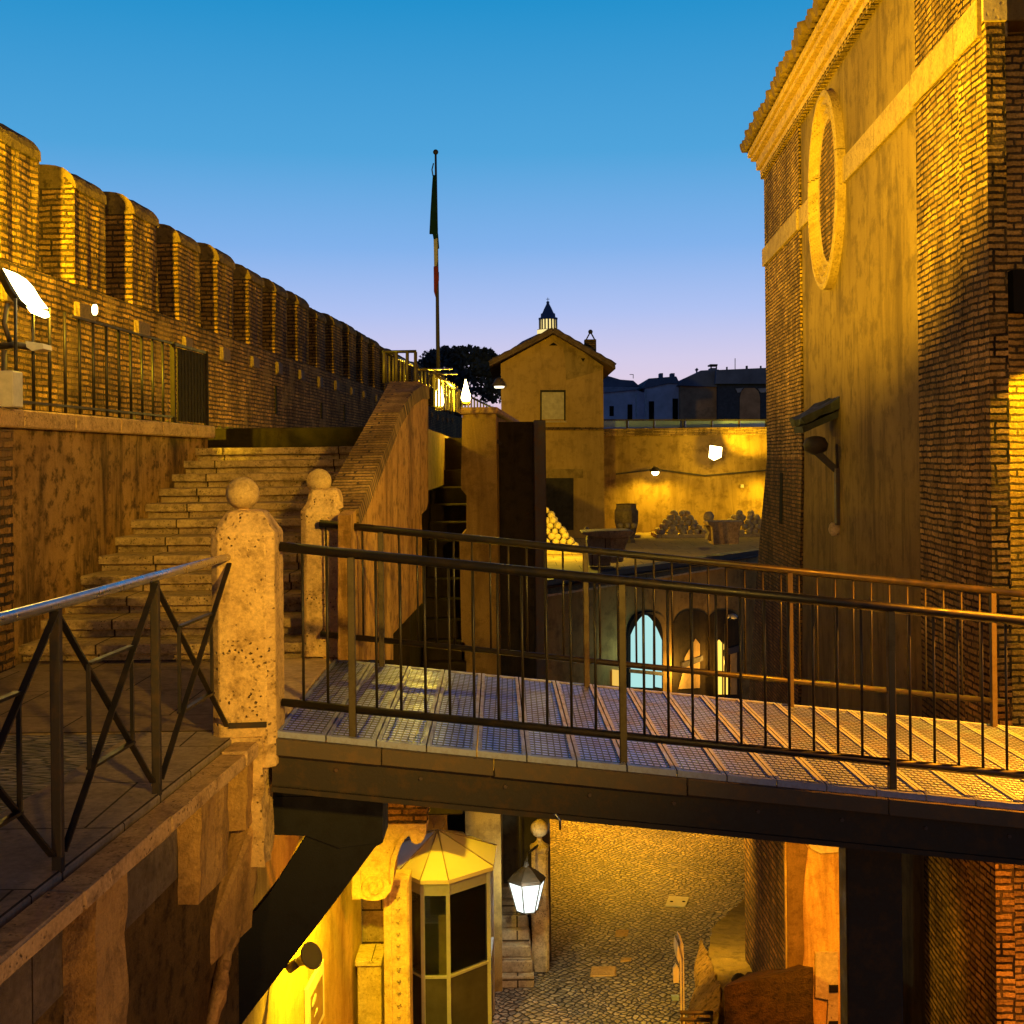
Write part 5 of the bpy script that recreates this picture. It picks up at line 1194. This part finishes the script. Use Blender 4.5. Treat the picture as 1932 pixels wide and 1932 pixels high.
for k in range(9):
    y = 14.26+.115*k; MB().hexa([(wx(y)-.012,y,2.08),(wx(y)+.012,y,2.08),(wx(y)+.012,y+.098,2.08),(wx(y)-.012,y+.098,2.08)], [(wx(y)-.012,y,2.9),(wx(y)+.012,y,2.9),(wx(y)+.012,y+.098,2.9),(wx(y)-.012,y+.098,2.9)]).build('slat', FLATD, gt)
ob(MB().lathe(at(179, 594, 15), [(.02,0),(.035,.03),(.035,.09),(.02,.12)], 8), 'bulb_lamp', E_SODIUM, 'tiny lit bulb on the rampart wall above the coping railing', 'bulb')

# ---------------------------------------------------------------- flagpole
YP = 42.0
fp = thing('flagpole', 'tall slim flagpole behind the rampart walk', 'flagpole', at(827, 735, YP))
MB().tube([at(827.5,735,YP), at(826,640,YP), at(824.5,500,YP), at(822,292,YP)], [.07,.065,.05,.035], 10).build('pole', ME_DARK, fp)
MB().ball(at(822,287,YP), .09, 12, 8).build('finial', ME_DARK, fp)
flg = thing('furled_flag', 'limp flag in dark green, cream and dark red hanging down the pole', 'flag', at(820, 517, YP-.1))
def cloth(poly, name, mat):
    base = [at(u, v, YP-.08) for u, v in poly]; MB().prism(base, (0, .12, 0)).build(name, mat, flg, bevel=.01)
cloth([(816.5,330),(822.5,330),(824,390),(826,430),(826,449),(818,452),(816,441),(810,441),(812,400),(815,350)], 'green_stripe', FL_GREEN)
cloth([(826.4,440),(828.5,468),(826.8,469),(825,452)], 'green_fold', FL_GREEN)
cloth([(818,451.5),(825.5,448.5),(826,492),(823,502),(819,502)], 'cream_stripe', FL_WHITE)
cloth([(818,502.5),(826.3,502.5),(826.5,520),(828,512),(828,528),(825,540),(822,562),(818.5,550)], 'red_stripe', FL_RED)
MB().tube([at(818,308,YP-.05), at(815,320,YP-.05), at(817,332,YP-.05)], .02, 6).build('halyard', ME_DARK, flg)

# ---------------------------------------------------------------- dark umbrella pine
random.seed(21)
tree = thing('umbrella_pine', 'dark broad umbrella pine behind the flagpole', 'tree', at(865, 780, 105))
YT = 105.0; s1 = YT/F
tb_ = at(862, 830, YT)
MB().tube([tb_, at(860,740,YT), at(858,715,YT)], [.5,.42,.35], 10).build('trunk', plain('pine bark', (.05,.035,.028), .9), tree)
mbm = MB()
for (u, v) in ((815,690),(835,675),(870,668),(905,672),(930,690)):
    mbm.tube([at(859,735,YT), at((u+859)/2, (v+735)/2-3, YT), at(u, v, YT)], [.28,.18,.07], 6)
mbm.build('limbs', plain('pine limb', (.045,.03,.025), .9), tree)
mb = MB()
lumps = [(800,694,22,14),(822,678,28,18),(850,668,28,14),(880,668,32,14),(908,673,26,16),(930,684,20,16),(840,690,30,16),(880,690,38,18),(915,700,30,16),(795,706,18,12),(860,706,40,10),(935,700,14,14),(880,728,62,20),(832,732,40,18),(930,735,28,24),(800,735,24,18),(812,706,34,14),(790,718,22,14)]
for (u, v, ru, rv) in lumps:
    c = at(u, v, YT)
    for i in range(430):
        a = random.uniform(0, 6.283); b = random.uniform(-1, 1); r_ = random.uniform(.5, 1.14)
        q = math.sqrt(1-b*b)
        p = c+Vector((ru*s1*r_*q*math.cos(a), ru*s1*.8*r_*q*math.sin(a), rv*s1*r_*b))
        d1 = Vector((random.gauss(0,1), random.gauss(0,1), random.gauss(0,1))).normalized(); d2_ = d1.cross(Vector((random.gauss(0,1), random.gauss(0,1), random.gauss(0,1)))).normalized()
        z_ = random.uniform(.12, .28)
        mb.face([p-d1*z_, p+d2_*z_*.7, p+d1*z_, p-d2_*z_*.7])
mb.build('crown', plain('pine needles', (.06,.07,.075), .9, 0, .6, .6), tree)

# ---------------------------------------------------------------- distant dome lantern
YD = 300.0; sd = YD/F
dl = thing('basilica_dome', 'distant blue dome with a golden lit lantern and cross above the gable', 'dome', at(1034, 700, YD))
def C_(v): return at(1034, v, YD)
DOME = plain('distant lead dome', (.10,.13,.24), .9, 0, .2, .2)
z = lambda v: C_(v).z
cx0 = C_(600)
prof = [(118*sd, z(735)), (112*sd, z(710)), (96*sd, z(685)), (74*sd, z(662)), (50*sd, z(644)), (24*sd, z(632)), (15*sd, z(628))]
MB().lathe((cx0.x, YD, 0), prof, 48).build('dome_shell', DOME, dl)
base = (cx0.x, YD, 0)
MB().lathe(base, [(19*sd, z(634)), (21*sd, z(630)), (21*sd, z(623)), (17*sd, z(622)), (13.5*sd, z(621)), (13.5*sd, z(600))], 24).build('drum', E_DOME, dl)
mb = MB()
for k in range(16):
    a = 2*math.pi*k/16; mb.tube([(cx0.x+16*sd*math.cos(a), YD+16*sd*math.sin(a), z(622)), (cx0.x+16*sd*math.cos(a), YD+16*sd*math.sin(a), z(603))], 1.5*sd, 6)
mb.build('colonnade', plain('dome column', (.5,.42,.26), .8), dl)
MB().lathe(base, [(18*sd, z(603)), (18*sd, z(600)), (14*sd, z(599)), (13.5*sd, z(592)), (11*sd, z(591)), (7*sd, z(582)), (3.5*sd, z(575)), (1*sd, z(570))], 24).build('spire', DOME, dl)
MB().lathe(base, [(20.8*sd, z(631)), (20.8*sd, z(622)), (19*sd, z(622))], 24).build('gallery', DOME, dl)
MB().ball((cx0.x, YD, z(571)), 3.0*sd, 10, 8).build('orb', DOME, dl)
MB().bar((cx0.x, YD, z(570)), (cx0.x, YD, z(561.5)), 1.0*sd).build('cross', DOME, dl); MB().bar((cx0.x-3.2*sd, YD, z(564.5)), (cx0.x+3.2*sd, YD, z(564.5)), .9*sd, .9*sd).build('cross_arm', DOME, dl)

# ---------------------------------------------------------------- far buildings
YQ = 92.0
def far(name, label, polys, loc, Y=YQ, depth=9):
    t = thing(name, label, 'building', at(loc[0], loc[1], Y))
    for (nm, mat, pts, dy, th) in polys:
        MB().prism([at(u, v, Y+dy) for u, v in pts], (0, th, 0)).build(nm, mat, t)
    return t
def rect(u0, u1, v0, v1): return [(u0,v1),(u1,v1),(u1,v0),(u0,v0)]
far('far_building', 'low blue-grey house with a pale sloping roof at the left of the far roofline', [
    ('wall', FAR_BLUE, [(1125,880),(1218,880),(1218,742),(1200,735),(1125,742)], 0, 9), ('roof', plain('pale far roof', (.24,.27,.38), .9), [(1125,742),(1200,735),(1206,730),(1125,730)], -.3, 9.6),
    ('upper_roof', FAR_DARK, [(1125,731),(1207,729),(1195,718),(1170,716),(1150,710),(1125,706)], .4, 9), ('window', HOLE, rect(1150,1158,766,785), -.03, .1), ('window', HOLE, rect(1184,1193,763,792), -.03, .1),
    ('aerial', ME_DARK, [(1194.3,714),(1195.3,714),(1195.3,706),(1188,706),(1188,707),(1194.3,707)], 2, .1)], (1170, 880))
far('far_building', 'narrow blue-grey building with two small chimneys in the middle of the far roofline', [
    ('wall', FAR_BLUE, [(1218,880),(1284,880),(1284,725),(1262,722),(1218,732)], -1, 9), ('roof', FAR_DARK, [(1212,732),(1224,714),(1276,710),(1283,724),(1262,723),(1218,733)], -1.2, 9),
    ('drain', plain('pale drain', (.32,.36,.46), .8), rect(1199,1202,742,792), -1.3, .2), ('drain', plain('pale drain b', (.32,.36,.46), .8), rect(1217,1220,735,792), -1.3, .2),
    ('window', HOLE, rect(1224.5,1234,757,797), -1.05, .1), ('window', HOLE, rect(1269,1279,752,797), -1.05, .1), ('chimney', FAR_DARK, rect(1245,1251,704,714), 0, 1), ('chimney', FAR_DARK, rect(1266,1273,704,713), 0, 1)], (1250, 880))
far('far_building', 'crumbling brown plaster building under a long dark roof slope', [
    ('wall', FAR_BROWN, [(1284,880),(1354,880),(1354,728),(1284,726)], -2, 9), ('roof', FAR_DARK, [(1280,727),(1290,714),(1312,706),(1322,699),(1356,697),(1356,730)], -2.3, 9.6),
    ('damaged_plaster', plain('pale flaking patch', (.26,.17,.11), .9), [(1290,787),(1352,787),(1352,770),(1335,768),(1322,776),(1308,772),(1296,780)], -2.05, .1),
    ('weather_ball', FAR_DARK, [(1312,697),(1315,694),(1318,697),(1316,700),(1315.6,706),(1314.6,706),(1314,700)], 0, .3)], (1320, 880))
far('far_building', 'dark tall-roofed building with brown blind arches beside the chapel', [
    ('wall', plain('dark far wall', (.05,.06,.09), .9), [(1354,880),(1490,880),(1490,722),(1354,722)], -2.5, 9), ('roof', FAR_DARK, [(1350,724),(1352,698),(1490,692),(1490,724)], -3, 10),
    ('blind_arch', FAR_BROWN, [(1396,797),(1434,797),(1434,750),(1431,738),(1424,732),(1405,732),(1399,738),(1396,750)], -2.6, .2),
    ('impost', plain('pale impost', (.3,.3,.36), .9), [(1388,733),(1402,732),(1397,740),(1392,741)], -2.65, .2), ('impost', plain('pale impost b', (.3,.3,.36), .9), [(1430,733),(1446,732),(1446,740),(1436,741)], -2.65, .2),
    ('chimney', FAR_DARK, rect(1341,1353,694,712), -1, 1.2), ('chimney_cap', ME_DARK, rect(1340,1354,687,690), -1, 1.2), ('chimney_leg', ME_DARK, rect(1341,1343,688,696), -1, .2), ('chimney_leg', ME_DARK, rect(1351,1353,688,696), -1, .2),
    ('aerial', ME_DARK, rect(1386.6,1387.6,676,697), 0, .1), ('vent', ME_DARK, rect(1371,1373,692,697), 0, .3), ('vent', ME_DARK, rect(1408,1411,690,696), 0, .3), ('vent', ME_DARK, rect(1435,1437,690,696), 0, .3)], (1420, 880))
